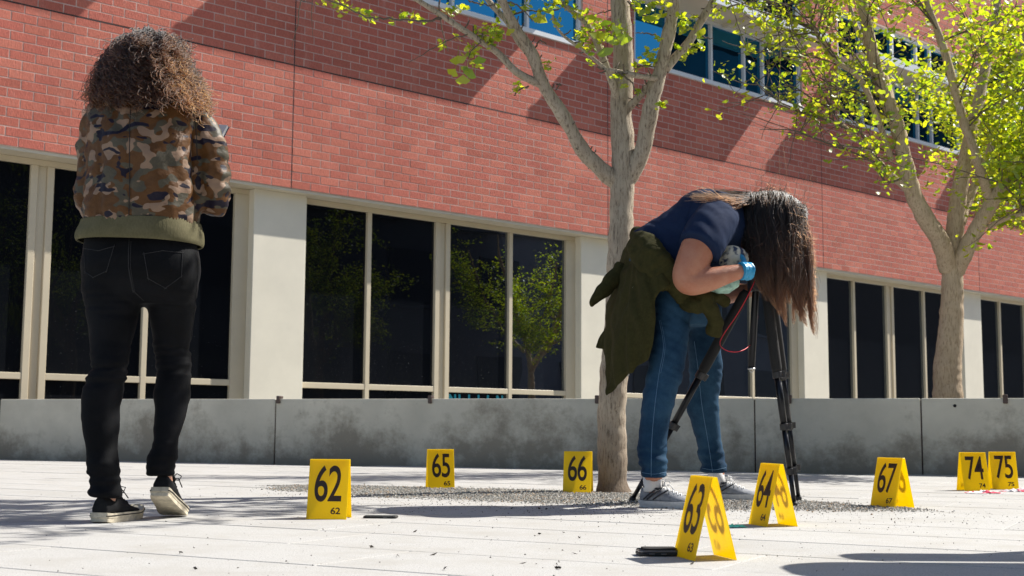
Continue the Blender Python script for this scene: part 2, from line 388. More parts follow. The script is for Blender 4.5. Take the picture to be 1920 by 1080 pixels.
low = empty('concrete_wall', WL0); tag(low, 'low weathered concrete wall with damp stains and brown metal clips on its edge', 'wall')
WH = .556; WT = .42
def wpt(a, d, z): return WL0+WD*a+WN*d+V((0, 0, z))
def wx(x):                                   # distance along the wall seen at picture column x
    d = ray(x, 750); d.z = 0; o_ = V((0, 0, 0)); A = np.array([[d.x, -WD.x], [d.y, -WD.y]]); k, a = np.linalg.solve(A, [WL0.x, WL0.y]); return a
cuts = [0, wx(517), wx(517)+4.1, 8.2, (WL1-WL0).length+3]
for i in range(4):
    p = MB(); p.box(cuts[i]+.004, cuts[i+1]-.004, 0, WT, -.02, WH, wpt); o = p.build('wall_panel', M['conc']); o.parent = low; o.matrix_parent_inverse = Matrix.Translation(-WL0); bevel(o, .008, 2)
jf = MB(); jf.box(.02, (WL1-WL0).length+2.9, .012, WT-.02, -.01, WH-.012, wpt); o = jf.build('joint_filler', M['joint']); o.parent = low; o.matrix_parent_inverse = Matrix.Translation(-WL0)
for x in (110, 523, 807, 1120, 1480, 1885):
    if x == 110: continue
    a = wx(x); p = MB(); p.box(a-.017, a+.017, -.022, .0, WH-.04, WH+.026, wpt); p.box(a-.017, a+.017, .001, .05, WH+.001, WH+.026, wpt)
    o = p.build('skate_stopper', M['bracket']); o.parent = low; o.matrix_parent_inverse = Matrix.Translation(-WL0); bevel(o, .007, 2)
a = wx(1790); p = MB(); p.tube([wpt(a, .0, WH-.055), wpt(a, -.003, WH-.055)], .012, 10); o = p.build('drain_hole', M['dark']); o.parent = low; o.matrix_parent_inverse = Matrix.Translation(-WL0)
# cyan letters at the foot of the pane
sg = empty('window_sign', fpt(6.6, QF-.045, .7)); tag(sg, 'cyan lettering stuck inside the low pane above the concrete wall', 'sign')
import itertools
xs = [6.62, 6.80, 6.98, 7.16, 7.34, 7.52]
for i, ch in enumerate('NIIIIN'):
    p = MB(); t = xs[i]
    p.box(t, t+.035, QF-.0499, QF-.048, .62, .80, fpt)
    if ch == 'N':
        p.box(t+.10, t+.135, QF-.0499, QF-.048, .62, .80, fpt)
        p.hexa([fpt(*q) for q in ((t+.034, QF-.0499, .76), (t+.101, QF-.0499, .66), (t+.101, QF-.048, .66), (t+.034, QF-.048, .76), (t+.034, QF-.0499, .80), (t+.101, QF-.0499, .70), (t+.101, QF-.048, .70), (t+.034, QF-.048, .80))])
    o = p.build('letter', M['cyan'], sg); o.matrix_parent_inverse = Matrix.Translation(-sg.location)
# ------------------------------------------------------------------ bark, leaves
def bark_mat(name, c1, c2, dark, zdark):
    m = mat(name, c1, .9, spec=.2); n, l, b = nodes(m); g = n.new('ShaderNodeNewGeometry')
    mp = n.new('ShaderNodeMapping'); mp.inputs['Scale'].default_value = (1, 1, .16); l.new(g.outputs['Position'], mp.inputs['Vector'])
    f1 = noise_n(n, l, mp.outputs[0], 95, 7, .75); f2 = noise_n(n, l, g.outputs['Position'], 9, 5)
    c = mix_n(n, l, thresh(n, l, f2, .35, .65), c2, c1); c = mix_n(n, l, thresh(n, l, f1, .50, .36), c, dark)
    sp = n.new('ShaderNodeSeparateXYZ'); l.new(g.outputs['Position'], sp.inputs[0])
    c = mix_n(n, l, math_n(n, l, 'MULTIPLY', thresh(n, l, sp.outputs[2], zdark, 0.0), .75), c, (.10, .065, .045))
    l.new(c, b.inputs['Base Color'])
    bp = n.new('ShaderNodeBump'); bp.inputs['Strength'].default_value = .9; bp.inputs['Distance'].default_value = .012
    l.new(f1, bp.inputs['Height']); l.new(bp.outputs[0], b.inputs['Normal']); return m
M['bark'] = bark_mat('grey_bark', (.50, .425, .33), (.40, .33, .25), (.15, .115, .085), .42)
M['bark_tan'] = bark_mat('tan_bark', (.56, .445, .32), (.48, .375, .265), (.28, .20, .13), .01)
M['twig'] = mat('twig_bark', (.13, .10, .075), .9, var=(60, .3))
def leaf_mat(name, cd_, ct):
    m = bpy.data.materials.new(name); m.use_nodes = True; n = m.node_tree.nodes; l = m.node_tree.links; n.clear()
    out = n.new('ShaderNodeOutputMaterial'); g = n.new('ShaderNodeNewGeometry'); oi = n.new('ShaderNodeObjectInfo')
    r = math_n(n, l, 'FRACT', math_n(n, l, 'ADD', g.outputs['Random Per Island'], oi.outputs['Random']))
    d = n.new('ShaderNodeBsdfDiffuse'); t = n.new('ShaderNodeBsdfTranslucent'); gl = n.new('ShaderNodeBsdfGlossy'); gl.inputs['Roughness'].default_value = .4
    l.new(mix_n(n, l, r, cd_[0], cd_[1]), d.inputs[0]); l.new(mix_n(n, l, r, ct[0], ct[1]), t.inputs[0])
    m1 = n.new('ShaderNodeMixShader'); m1.inputs[0].default_value = .6; l.new(d.outputs[0], m1.inputs[1]); l.new(t.outputs[0], m1.inputs[2])
    m2 = n.new('ShaderNodeMixShader'); m2.inputs[0].default_value = .06; l.new(m1.outputs[0], m2.inputs[1]); l.new(gl.outputs[0], m2.inputs[2])
    l.new(m2.outputs[0], out.inputs[0]); return m
M['leaf'] = leaf_mat('ginkgo_leaf', ((.10, .20, .010), (.28, .33, .015)), ((.36, .56, .010), (.86, .84, .015)))
def leaf_shape(seed, k=7):
    rn = random.Random(seed); a = math.radians(rn.uniform(48, 72)); fold = rn.uniform(.05, .3); vs = [(0, 0, 0)]; cup = rn.uniform(-.25, .25)
    for i in range(k):
        th = -a+2*a*i/(k-1); r = 1+rn.uniform(-.06, .06)-(.16 if i == k//2 else 0)
        x, y = math.sin(th)*r, math.cos(th)*r; vs.append((x, y, abs(x)*fold+cup*y*y))
    return vs, [(0, i+1, i) for i in range(1, k)]
LEAVES = [leaf_shape(s) for s in range(8)]
LEAVES_FAR = [leaf_shape(s, 5) for s in range(20, 26)]
def rand_rot(rn):
    return Matrix.Rotation(rn.uniform(0, 6.283), 3, 'Z') @ Matrix.Rotation(rn.uniform(-1.3, 1.3), 3, 'X') @ Matrix.Rotation(rn.uniform(-1.0, 1.0), 3, 'Y')
def add_leaf(mb, p, rot, s, rn, far=False):
    vs, fs = rn.choice(LEAVES_FAR if far else LEAVES); mb.add([p+rot @ (V(v)*s) for v in vs], fs)
def knob_tube(mb, pts, r0, r1, n=10, seed=0, step=.035, rough=.06, flare=0):
    pts = [V(p) for p in pts]; L = sum((pts[i+1]-pts[i]).length for i in range(len(pts)-1)); k = max(4, int(L/step))
    C_ = catmull([tuple(p) for p in pts], k); rn = random.Random(seed); rs = []
    for i in range(k):
        u = i/(k-1); r = r0+(r1-r0)*u; r *= 1+rough*noise.noise(V((u*L*9, seed*3.1, 0)))*1.6+flare*max(0, 1-u*L/.22)**2
        rs.append(r)
    base = len(mb.v); mb.tube(C_, rs, n)
    for i in range(base, len(mb.v)):
        p = V(mb.v[i]); ci = min((i-base)//n, k-1); c = V(C_[ci]); d = p-c
        mb.v[i] = tuple(c+d*(1+rough*1.5*noise.noise(p*22)+(flare*.25*noise.noise(p*9) if flare else 0)))
    return C_, rs
def grow(tw, nodes_, p, d, L, r, lvl, rn, up=.25):
    k = 5; pts = [p]; dd = d.copy()
    for i in range(k):
        dd = (dd+V((rn.gauss(0, .16), rn.gauss(0, .16), rn.gauss(0, .13)+up*.12))).normalized(); pts.append(pts[-1]+dd*(L/k))
    tw.tube(pts, [r*(1-.65*i/k) for i in range(k+1)], 4 if r < .006 else 6, False)
    for i in range(1, k+1): nodes_.append((pts[i], r, lvl))
    if lvl > 0:
        for i in range(1, k+1):
            for _ in range(1 if rn.random() < .75 else 2):
                ax = V((rn.gauss(0, 1), rn.gauss(0, 1), rn.gauss(.15, .7))).normalized(); nd = (dd*.65+ax*.75).normalized()
                grow(tw, nodes_, pts[i], nd, L*rn.uniform(.4, .7), r*.5, lvl-1, rn, up)
# ------------------------------------------------------------------ the ginkgo by the bending woman
TB = V((.52, 6.54, 0))
tree = empty('ginkgo_tree', TB); tag(tree, 'slender grey ginkgo tree with sparse new leaves rising from the gravel behind the bending person', 'tree', 'ginkgo trees along the plaza')
def tpart(mb, name, mt, root, parent=None, smooth=True):
    o = mb.build(name, mt, None, smooth); o.parent = parent or root
    if not parent: o.matrix_parent_inverse = Matrix.Translation(-root.location)
    return o
def PX(lst, Y=6.54): return [at(q[0], q[1], Y+(q[2] if len(q) > 2 else 0)) for q in lst]
t = MB(); base = at(1150, 915, 6.54); base.z = -.02
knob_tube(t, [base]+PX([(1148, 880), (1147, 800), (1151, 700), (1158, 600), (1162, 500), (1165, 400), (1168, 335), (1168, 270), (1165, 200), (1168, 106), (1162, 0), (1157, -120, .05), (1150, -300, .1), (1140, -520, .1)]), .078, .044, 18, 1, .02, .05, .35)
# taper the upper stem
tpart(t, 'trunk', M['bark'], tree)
BR = [([(1160, 345), (1128, 318, -.02), (1094, 284, -.05), (1058, 221, -.1), (1019, 158, -.15), (996, 98, -.2), (966, 51, -.24), (941, 0, -.28), (900, -90, -.35), (850, -220, -.4)], .046, .014),
      ([(1021, 162, -.15), (970, 136, -.18), (932, 98, -.2), (881, 64, -.25), (830, 30, -.3), (783, 0, -.35), (720, -40, -.4), (640, -80, -.5)], .021, .009),
      ([(1009, 119, -.17), (975, 80, -.1), (953, 43, -.05), (915, 0, 0), (880, -60, .05), (830, -160, .1)], .022, .010),
      ([(1172, 345), (1190, 312, -.02), (1206, 277, -.05), (1222, 192, -.1), (1239, 128, -.12), (1256, 51, -.15), (1264, 0, -.18), (1272, -110, -.2), (1290, -280, -.2)], .050, .022),
      ([(1248, 128, -.12), (1268, 105, -.1), (1290, 81, -.1), (1320, 30, -.1), (1337, 0, -.1), (1370, -80, -.05), (1400, -200, 0)], .026, .012),
      ([(1163, 206), (1149, 158, -.06), (1128, 102, -.1), (1111, 64, -.12), (1090, 34, -.14), (1047, 0, -.16), (1000, -60, -.2), (950, -160, -.2)], .023, .010),
      ([(1176, 205), (1188, 192, -.05), (1209, 170, -.08), (1226, 147, -.1)], .021, .018),
      ([(1230, 147, -.15), (1200, 143, -.2), (1166, 136, -.22), (1143, 131, -.22), (1134, 128, -.2), (1094, 94, -.2), (1060, 70, -.2), (1040, 45, -.2), (1035, 20, -.2)], .015, .005)]
for i, (pts, r0, r1) in enumerate(BR):
    b = MB(); knob_tube(b, PX(pts), r0, r1, 10, 10+i, .025, .09); tpart(b, 'branch', M['bark'], tree)
tw = MB(); rn = random.Random(3); nd = []
TW = [([(830, 30), (800, 40), (762, 38), (719, 32), (690, 34), (655, 15), (608, -2), (580, -12)], .0065, .003, -.3), ([(881, 64), (838, 77), (800, 98), (766, 117)], .004, .0015, -.26),
      ([(1324, 26), (1362, 13), (1396, 6), (1440, -4)], .007, .003, -.1), ([(990, 163), (972, 168), (966, 178)], .006, .003, -.15), ([(1232, 65), (1205, 62), (1190, 62)], .005, .002, -.12),
      ([(1190, 125), (1205, 122), (1232, 124)], .005, .003, -.15), ([(1160, 136), (1180, 152), (1190, 165), (1192, 172)], .006, .002, -.25), ([(985, 100), (994, 80), (1005, 68)], .004, .002, -.2),
      ([(1002, 88), (1012, 78), (1026, 84)], .005, .003, -.16), ([(1148, 18), (1130, 22), (1112, 28)], .004, .002, 0), ([(905, 60), (900, 80), (885, 95), (880, 110)], .004, .002, -.25), ([(1310, 60), (1325, 73), (1340, 73)], .005, .002, -.1),
      ([(958, 30), (985, 20), (1010, 22), (1030, 20)], .006, .003, -.1), ([(880, 0), (900, 10), (930, 8)], .005, .003, -.2), ([(1180, 0), (1195, 20), (1225, 34), (1240, 30)], .006, .004, -.15), ([(1045, 158), (1052, 160), (1040, 170)], .004, .003, -.1),
      ([(941, 0), (955, 6), (975, 12), (1000, 40)], .006, .003, -.28)]
for pts, r0, r1, dy in TW:
    C_ = catmull([tuple(at(x+rn.uniform(-2, 2), y+rn.uniform(-2, 2), 6.54+dy)) for x, y in pts], len(pts)*4); C_ = [V(c)+V((rn.gauss(0, .003), rn.gauss(0, .003), rn.gauss(0, .003))) for c in C_]
    tw.tube(C_, np.linspace(r0, r1, len(C_)), 5)
# spur shoots on the boughs
for pts, r0, r1 in BR:
    C_ = catmull([tuple(p) for p in PX(pts)], 40)
    for c in C_[6:]:
        if rn.random() < .45:
            d = V((rn.gauss(0, 1), rn.gauss(0, .6), rn.gauss(.2, .8))).normalized(); tw.tube([V(c), V(c)+d*.03, V(c)+d*.05+V((0, 0, .01))], [.005, .004, .003], 5)
# boughs above the picture (they throw the shadows on the paving)
hi = []
for i, (bx, by, bd) in enumerate([(1157, -60, (-.8, -.3, .9)), (1150, -300, (.5, .3, 1)), (900, -90, (-.9, -.2, .5)), (1272, -110, (.7, -.3, .8)), (640, -80, (-1, .1, .35)), (850, -220, (-.6, .5, .9)), (1400, -200, (.8, .3, .9)), (1140, -480, (-.5, -.5, 1)), (1000, -60, (-.5, -.7, .8)), (1290, -280, (.4, .5, 1)), (1140, -500, (.7, .2, .9)), (830, -160, (-.7, .6, .6)), (720, -40, (-.8, -.5, .5)), (1157, -160, (-.9, .4, .4))]):
    grow(tw, hi, at(bx, by, 6.5), V(bd).normalized(), rn.uniform(.8, 1.15), .013, 2 if i % 3 == 0 else 1, rn)
for i, (a_, e_) in enumerate([((1165, -140), (1.15, 5.6, 3.0)), ((1272, -110), (1.75, 5.95, 2.95)), ((1272, -60), (.95, 5.3, 2.75)), ((1165, -200), (1.55, 5.25, 3.3)), ((1400, -200), (1.95, 5.6, 3.25)), ((1157, -60), (.55, 5.5, 2.7)), ((1165, -260), (.75, 5.2, 3.2)), ((1400, -120), (2.1, 6.3, 3.0))]):
    p0, p1 = at(a_[0], a_[1], 6.4), V(e_); C_ = catmull([tuple(p0), tuple(p0.lerp(p1, .4)+V((0, 0, .12))), tuple(p0.lerp(p1, .75)+V((.04, .05, .08))), tuple(p1)], 16); tw.tube(C_, np.linspace(.020, .007, 16), 6)
    for c in C_[4:]:
        if rn.random() < .6: grow(tw, hi, V(c), V((rn.gauss(0, .9), rn.gauss(0, .9), rn.gauss(.15, .4))).normalized(), rn.uniform(.2, .5), .007, 1, rn, .05)
o = tpart(tw, 'twigs', M['twig'], tree); o['kind'] = 'stuff'
CL = [(610, 4, 6, 10), (628, 8, 14, 14), (645, 12, 12, 12), (657, 20, 10, 10), (688, 28, 16, 12), (698, 36, 8, 8), (738, 38, 5, 8), (756, 30, 14, 12), (776, 34, 12, 12), (796, 39, 7, 7), (835, 22, 12, 12), (852, 16, 14, 12), (871, 15, 8, 8),
      (925, 55, 22, 16), (908, 62, 22, 16), (935, 68, 20, 14), (942, 62, 10, 8), (918, 78, 14, 12), (885, 88, 14, 12), (880, 104, 12, 10), (890, 120, 8, 8), (826, 80, 6, 8), (832, 88, 5, 6), (858, 72, 4, 5), (966, 170, 9, 8), (975, 160, 4, 6),
      (1012, 120, 12, 10), (1030, 122, 10, 9), (1120, 45, 26, 18), (1105, 58, 22, 16), (1098, 72, 22, 16), (1135, 60, 20, 14), (1148, 72, 14, 12), (1165, 55, 14, 12), (1172, 65, 12, 12), (1128, 75, 14, 12), (1085, 62, 12, 10), (1115, 82, 10, 10),
      (1030, 8, 16, 14), (1015, 22, 12, 12), (1006, 33, 8, 9), (1044, 34, 6, 6), (1046, 48, 5, 6), (1080, 20, 14, 12), (1064, 8, 10, 10), (1103, 20, 10, 10), (1215, 100, 14, 10), (1222, 112, 16, 11), (1210, 118, 10, 8), (1232, 118, 8, 7),
      (1195, 8, 14, 12), (1222, 18, 14, 12), (1247, 12, 12, 10), (1218, 35, 9, 9), (1200, 25, 6, 7), (1280, 38, 16, 10), (1285, 50, 16, 10), (1300, 35, 10, 8), (1275, 55, 8, 7), (1296, 92, 14, 10), (1312, 85, 10, 8), (1310, 72, 7, 7), (1270, 88, 8, 8),
      (1240, 197, 14, 8), (1190, 128, 8, 7), (1165, 146, 10, 8), (1172, 158, 5, 6), (1105, 96, 6, 8), (1108, 118, 7, 7), (1150, 145, 8, 8), (1342, 30, 8, 7), (1352, 22, 6, 6), (1378, 20, 6, 9), (1394, 18, 5, 7), (1280, 116, 6, 6), (1195, 172, 6, 4), (1239, 75, 6, 7), (985, 8, 12, 12), (960, 20, 8, 10), (940, 10, 8, 10), (1340, 4, 8, 8), (1365, 4, 8, 8), (900, 5, 6, 8)]
rl = random.Random(11); leaf_me = []
for vs, fs in LEAVES:
    b = MB(); b.add(vs, fs); leaf_me.append(b.mesh('leaf', M['leaf'], True))
lv = []; pet = MB()
for x, y, n_, rad in CL:
    c = at(x, y, 6.54-.18+rl.uniform(-.08, .08))
    for _ in range(n_):
        off = V((rl.gauss(0, rad*.55), rl.gauss(0, rad*.55), rl.gauss(0, rad*.45)))/365
        s = rl.choice((.014, .018, .022, .028)) ; lv.append((c+off, rand_rot(rl), s))
        pet.tube([c+off*.25, c+off*.7+V((0, 0, .004)), c+off], [.0012, .0009, .0008], 3, False)
for x, y, s in [(858, 112, .05), (897, 113, .048), (854, 137, .045), (868, 148, .05), (886, 139, .048), (876, 132, .035), (1132, 97, .05), (1012, 38, .046), (1021, 37, .04), (1046, 49, .03), (1163, 64, .045), (1148, 76, .042), (1120, 68, .05), (1172, 70, .05), (1110, 35, .045), (1200, 27, .03), (1217, 36, .04), (1228, 33, .035), (1308, 66, .04), (1382, 23, .035), (1133, 45, .04), (952, 62, .035)]:
    R = Matrix.Rotation(rl.uniform(-.5, .5), 3, 'Y') @ Matrix.Rotation(math.radians(90)+rl.uniform(-.5, .5), 3, 'X') @ Matrix.Rotation(math.pi+rl.uniform(-.8, .8), 3, 'Z')
    p = at(x, y-8, 6.54-.28); lv.append((p, R, s)); pet.tube([p+V((rl.uniform(-.02, .02), 0, .05)), p+V((.004, 0, .02)), p], [.0012]*3, 3, False)
lv.sort(key=lambda q: -q[2])
fol = MB()
for i, (p, R, s) in enumerate(lv):
    if i < 290:
        o = link('leaf', rl.choice(leaf_me), tree); o.matrix_local = Matrix.Translation(p-TB) @ R.to_4x4() @ Matrix.Diagonal((s, s, s, 1))
    else: add_leaf(fol, p, R, s, rl)
for p, r, lvl in hi:
    if lvl <= 1 and proj(p)[1] < -40 and rl.random() < .28:
        for _ in range(rl.randint(3, 7)): add_leaf(fol, p+V((rl.gauss(0, .03), rl.gauss(0, .03), rl.gauss(0, .03))), rand_rot(rl), rl.uniform(.02, .04), rl)
o = tpart(fol, 'foliage', M['leaf'], tree, None, True); o['kind'] = 'stuff'
o = tpart(pet, 'leaf_stalks', M['leaf'], tree); o['kind'] = 'stuff'
# ------------------------------------------------------------------ ginkgo behind the low wall
YR = 10.4
T2 = at(1778, 745, YR); T2.z = 0
tree2 = empty('ginkgo_tree', T2); tag(tree2, 'leafy ginkgo with thick tan trunk standing behind the low concrete wall', 'tree', 'ginkgo trees along the plaza')
t = MB(); b0 = V((T2.x, T2.y, -.02))
knob_tube(t, [b0]+PX([(1778, 760), (1776, 700), (1781, 640), (1785, 580), (1786, 520), (1788, 463), (1797, 370), (1811, 296), (1828, 220, .1), (1845, 140, .2), (1865, 40, .3), (1876, -60, .4), (1882, -150, .4)], YR), .128, .016, 18, 31, .03, .05)
tpart(t, 'trunk', M['bark_tan'], tree2)
BR2 = [([(1780, 505), (1762, 450, -.1), (1737, 412, -.15), (1713, 365, -.2), (1696, 300, -.25), (1681, 231, -.3), (1653, 162, -.35), (1635, 93, -.4), (1616, 0, -.45), (1600, -100, -.5), (1580, -220, -.5)], .098, .04),
       ([(1712, 365, -.2), (1690, 345, -.3), (1665, 322, -.4), (1621, 273, -.5), (1580, 235, -.6), (1550, 226, -.65)], .04, .012),
       ([(1792, 508), (1815, 460, -.1), (1834, 425, -.15), (1866, 370, -.25), (1899, 324, -.3), (1950, 270, -.4), (2010, 180, -.5)], .092, .05),
       ([(1858, 378, -.2), (1842, 330, -.3), (1825, 278, -.4), (1801, 208, -.45), (1774, 106, -.5), (1755, 50, -.5), (1737, 0, -.5), (1720, -90, -.5)], .055, .025),
       ([(1855, 425, -.2), (1890, 408, -.4), (1930, 398, -.6), (1990, 380, -.8)], .028, .014),
       ([(1800, 420, .1), (1822, 360, .3), (1850, 300, .5), (1880, 200, .7), (1915, 90, .8), (1940, -40, .9)], .05, .025),
       ([(1685, 245, -.3), (1672, 190, -.1), (1650, 120, .1), (1610, 60, .2), (1590, 0, .3)], .045, .02),
       ([(1672, 300, -.25), (1620, 160, -.5), (1570, 115, -.6), (1530, 60, -.7), (1515, 0, -.7), (1500, -80, -.7)], .03, .014)]
tw = MB(); nd2 = []; rn = random.Random(5)
for i, (pts, r0, r1) in enumerate(BR2):
    b = MB(); C_, rs = knob_tube(b, PX(pts, YR), r0*.84, r1*.8, 10, 40+i, .04, .07); tpart(b, 'branch', M['bark_tan'], tree2)
    k = len(C_)
    for j in range(int(k*.34), k):
        if rn.random() < .34:
            out = V(C_[j])-V((T2.x+.1, T2.y, V(C_[j]).z-.25)); d = (out.normalized()*.9+V((rn.gauss(0, .7), rn.gauss(0, .7), abs(rn.gauss(.2, .5))))).normalized()
            grow(tw, nd2, V(C_[j]), d, rn.uniform(.45, .95), .0085, 1, rn, .15)
for pts in ([(1550, 226), (1500, 200), (1450, 178), (1418, 155)], [(1530, 60), (1480, 70), (1440, 95), (1405, 96)], [(1640, 280), (1560, 270), (1490, 245), (1425, 243)], [(1600, 210), (1540, 195), (1480, 160), (1430, 180)], [(1515, 0), (1470, 10), (1440, 20)], [(1690, 335), (1660, 340), (1630, 300), (1560, 300)], [(1520, 100), (1470, 110), (1460, 60), (1445, 0)], [(1580, 240), (1530, 150), (1495, 90), (1450, 50)]):
    C_ = catmull([tuple(at(x, y, YR-.7)) for x, y in pts], 14); tw.tube(C_, np.linspace(.009, .003, 14), 5)
    for c in C_[2:]:
        nd2.append((V(c), .005, 0)); 
        if rn.random() < .45: grow(tw, nd2, V(c), V((rn.gauss(-.3, .8), rn.gauss(0, .8), rn.gauss(.1, .6))).normalized(), rn.uniform(.15, .4), .005, 0, rn)
o = tpart(tw, 'twigs', M['twig'], tree2); o['kind'] = 'stuff'
cr = MB()
for p, r, lvl in nd2:
    x, y = proj(p)
    dens = .15 if x < 1500 else (.26 if x < 1640 else (.55 if x < 1780 else .95))
    if y > 330 and x < 1850: dens *= .4
    if y < -30: dens = .25
    if rn.random() > dens: continue
    for _ in range(rn.randint(5, 10)): add_leaf(cr, p+V((rn.gauss(0, .06), rn.gauss(0, .06), rn.gauss(0, .05))), rand_rot(rn), rn.uniform(.020, .042), rn, True)
o = tpart(cr, 'crown', M['leaf'], tree2, None, True); o['kind'] = 'stuff'
print('crown leaves', len(cr.f)//4, 'nodes', len(nd2))
def copy_tree(o, parent=None):
    c = o.copy(); COL.objects.link(c)
    if parent: c.parent = parent; c.matrix_parent_inverse = o.matrix_parent_inverse.copy()
    for ch in list(o.children): copy_tree(ch, c)
    return c
for (x, y), rz, lab in (((6.9, 14.2), 2.0, 'leafy ginkgo at the right edge, beyond the thick trunked one'), ((10.2, 18.4), 4.0, 'farthest leafy ginkgo by the brick facade, seen mostly as a reflection in the dark glass')):
    c = copy_tree(tree2); c.location = (x, y, 0); c.rotation_euler.z = rz; c['label'] = lab
# ------------------------------------------------------------------ gravel of the tree pit
M['gravel'] = m = mat('gravel', (.2, .2, .19), .9); n, l, b = nodes(m); g = n.new('ShaderNodeNewGeometry')
rp = n.new('ShaderNodeValToRGB'); e = rp.color_ramp.elements; e[0].color = (.10, .096, .085, 1); e[1].color = (.48, .465, .43, 1); q = e.new(.35); q.color = (.25, .245, .22, 1); q = e.new(.75); q.color = (.37, .355, .32, 1); q = e.new(.97); q.color = (.36, .24, .14, 1)
l.new(g.outputs['Random Per Island'], rp.inputs['Fac']); l.new(rp.outputs[0], b.inputs['Base Color'])
M['specks'] = mat('dark_litter', (.035, .028, .02), .9)
gr = MB(); rn = random.Random(9); A0, A1 = V((-1.2, 6.85, 0)), V((1.55, 5.2, 0)); AX = (A1-A0).normalized(); AY = V((-AX.y, AX.x, 0)); AL = (A1-A0).length
OCT = [(1, 0, 0), (-1, 0, 0), (0, 1, 0), (0, -1, 0), (0, 0, 1), (0, 0, -.4)]; OF = [(0, 2, 4), (2, 1, 4), (1, 3, 4), (3, 0, 4), (2, 0, 5), (1, 2, 5), (3, 1, 5), (0, 3, 5)]
def gdens(u, v):
    e = max(abs(u-.5)*2, 0); edge = 1.0-(abs(v)/(.52*(1-.55*e**3)))**2+.55*noise.noise(V((u*7, v*5, 3)))-max(0, e-.8)*3
    return edge
def pebble(mb, p, s):
    a = rn.uniform(0, 6.28); ca, sa = math.cos(a), math.sin(a); k = [s*rn.uniform(.6, 1.15) for _ in range(3)]
    mb.add([(p.x+(x*k[0]*ca-y*k[1]*sa), p.y+(x*k[0]*sa+y*k[1]*ca), p.z+z*k[2]*.75) for x, y, z in OCT], OF)
cnt = 0
while cnt < 21000:
    u, v = rn.uniform(-.08, 1.08), rn.uniform(-.85, .85); d = gdens(u, v)
    if d < 0 and rn.random() > .05*math.exp(d*1.6): continue
    if d >= 0 and rn.random() > min(1, d*2.5+.1): continue
    p = A0+AX*(u*AL)+AY*v; p.z = .001+(max(0, min(d, .5))*.014)*rn.random()
    pebble(gr, p, rn.uniform(.0025, .0068)); cnt += 1
tag(gr.build('gravel', M['gravel']), kind='stuff')
sp = MB()
for _ in range(4200):
    if rn.random() < .72:
        u, v = rn.gauss(.62, .26), -abs(rn.gauss(.5, .42)); p = A0+AX*(u*AL)+AY*v
    else: p = V((rn.uniform(-2.2, 2.6), rn.uniform(2.7, 6.5), 0))
    p.z = .001; pebble(sp, p, rn.choice((.0010, .0012, .0014, .0018, .0022, .0030)))
for _ in range(16):
    x, y = rn.uniform(0, 1920), rn.uniform(950, 1078); p = gnd(x, y); a = rn.uniform(0, 3); L = rn.uniform(.004, .013); d = V((math.cos(a), math.sin(a), 0))*L; e = V((-d.y, d.x, 0)).normalized()*.0025
    h_ = V((0, 0, rn.uniform(.002, .008))); sp.add([p-d, p+e+h_*.5, p+d+h_, p-e], [(0, 1, 2, 3)])
for x, y in [(310, 980), (340, 1039), (365, 1069), (1010, 1003), (1060, 1001), (1046, 1068), (832, 1069), (1086, 1010), (960, 955), (1010, 955), (1025, 956), (985, 951), (700, 1028), (744, 1045)]:
    for _ in range(2):
        p = gnd(x+rn.uniform(-4, 4), y); s = rn.uniform(.004, .008); R = rand_rot(rn); sp.add([p+V((0, 0, .004))+R @ (V(v)*s) for v in ((-1, 0, 0), (0, -.5, .1), (1, 0, .3), (0, .6, .2))], [(0, 1, 2, 3)])
tag(sp.build('litter', M['specks']), kind='stuff')
# ------------------------------------------------------------------ evidence markers
m = bpy.data.materials.new('yellow_plastic'); m.use_nodes = True; n = m.node_tree.nodes; l = m.node_tree.links; b = n['Principled BSDF']
b.inputs['Base Color'].default_value = (.86, .53, .004, 1); b.inputs['Roughness'].default_value = .38
tcx = n.new('ShaderNodeTexCoord'); l.new(mix_n(n, l, thresh(n, l, noise_n(n, l, tcx.outputs['Object'], 14, 7, .7), .55, .8), (.95, .75, .010), (.84, .60, .016)), b.inputs['Base Color'])
tr = n.new('ShaderNodeBsdfTranslucent'); tr.inputs[0].default_value = (1.0, .82, .008, 1); mx = n.new('ShaderNodeMixShader'); mx.inputs[0].default_value = .5
l.new(b.outputs[0], mx.inputs[1]); l.new(tr.outputs[0], mx.inputs[2]); l.new(mx.outputs[0], n['Material Output'].inputs[0]); M['yellow'] = m
M['black_print'] = m = mat('black_print', (.005, .005, .006), .5); n, l, b = nodes(m); tr = n.new('ShaderNodeBsdfTranslucent'); tr.inputs[0].default_value = (1, .72, .05, 1); mx = n.new('ShaderNodeMixShader'); mx.inputs[0].default_value = .04; l.new(b.outputs[0], mx.inputs[1]); l.new(tr.outputs[0], mx.inputs[2]); l.new(mx.outputs[0], n['Material Output'].inputs[0])
def text_mesh(txt, w_, h_, name, mt, off=.004):
    c = bpy.data.curves.new(name, 'FONT'); c.body = txt; c.offset = off*1.6; c.extrude = 0; c.resolution_u = 6; c.space_character = .92
    o = bpy.data.objects.new('tmp', c); COL.objects.link(o); dg = bpy.context.evaluated_depsgraph_get(); me = bpy.data.meshes.new_from_object(o.evaluated_get(dg)); bpy.data.objects.remove(o)
    co = np.array([v.co[:] for v in me.vertices]); lo, hi_ = co.min(0), co.max(0)
    for v in me.vertices: v.co = ((v.co.x-(lo[0]+hi_[0])/2)/(hi_[0]-lo[0])*w_, (v.co.y-(lo[1]+hi_[1])/2)/(hi_[1]-lo[1])*h_, 0)
    me.materials.clear(); me.materials.append(mt); me.name = name; return me
MW, MH, MS, MT = .140, .205, .056, .0022
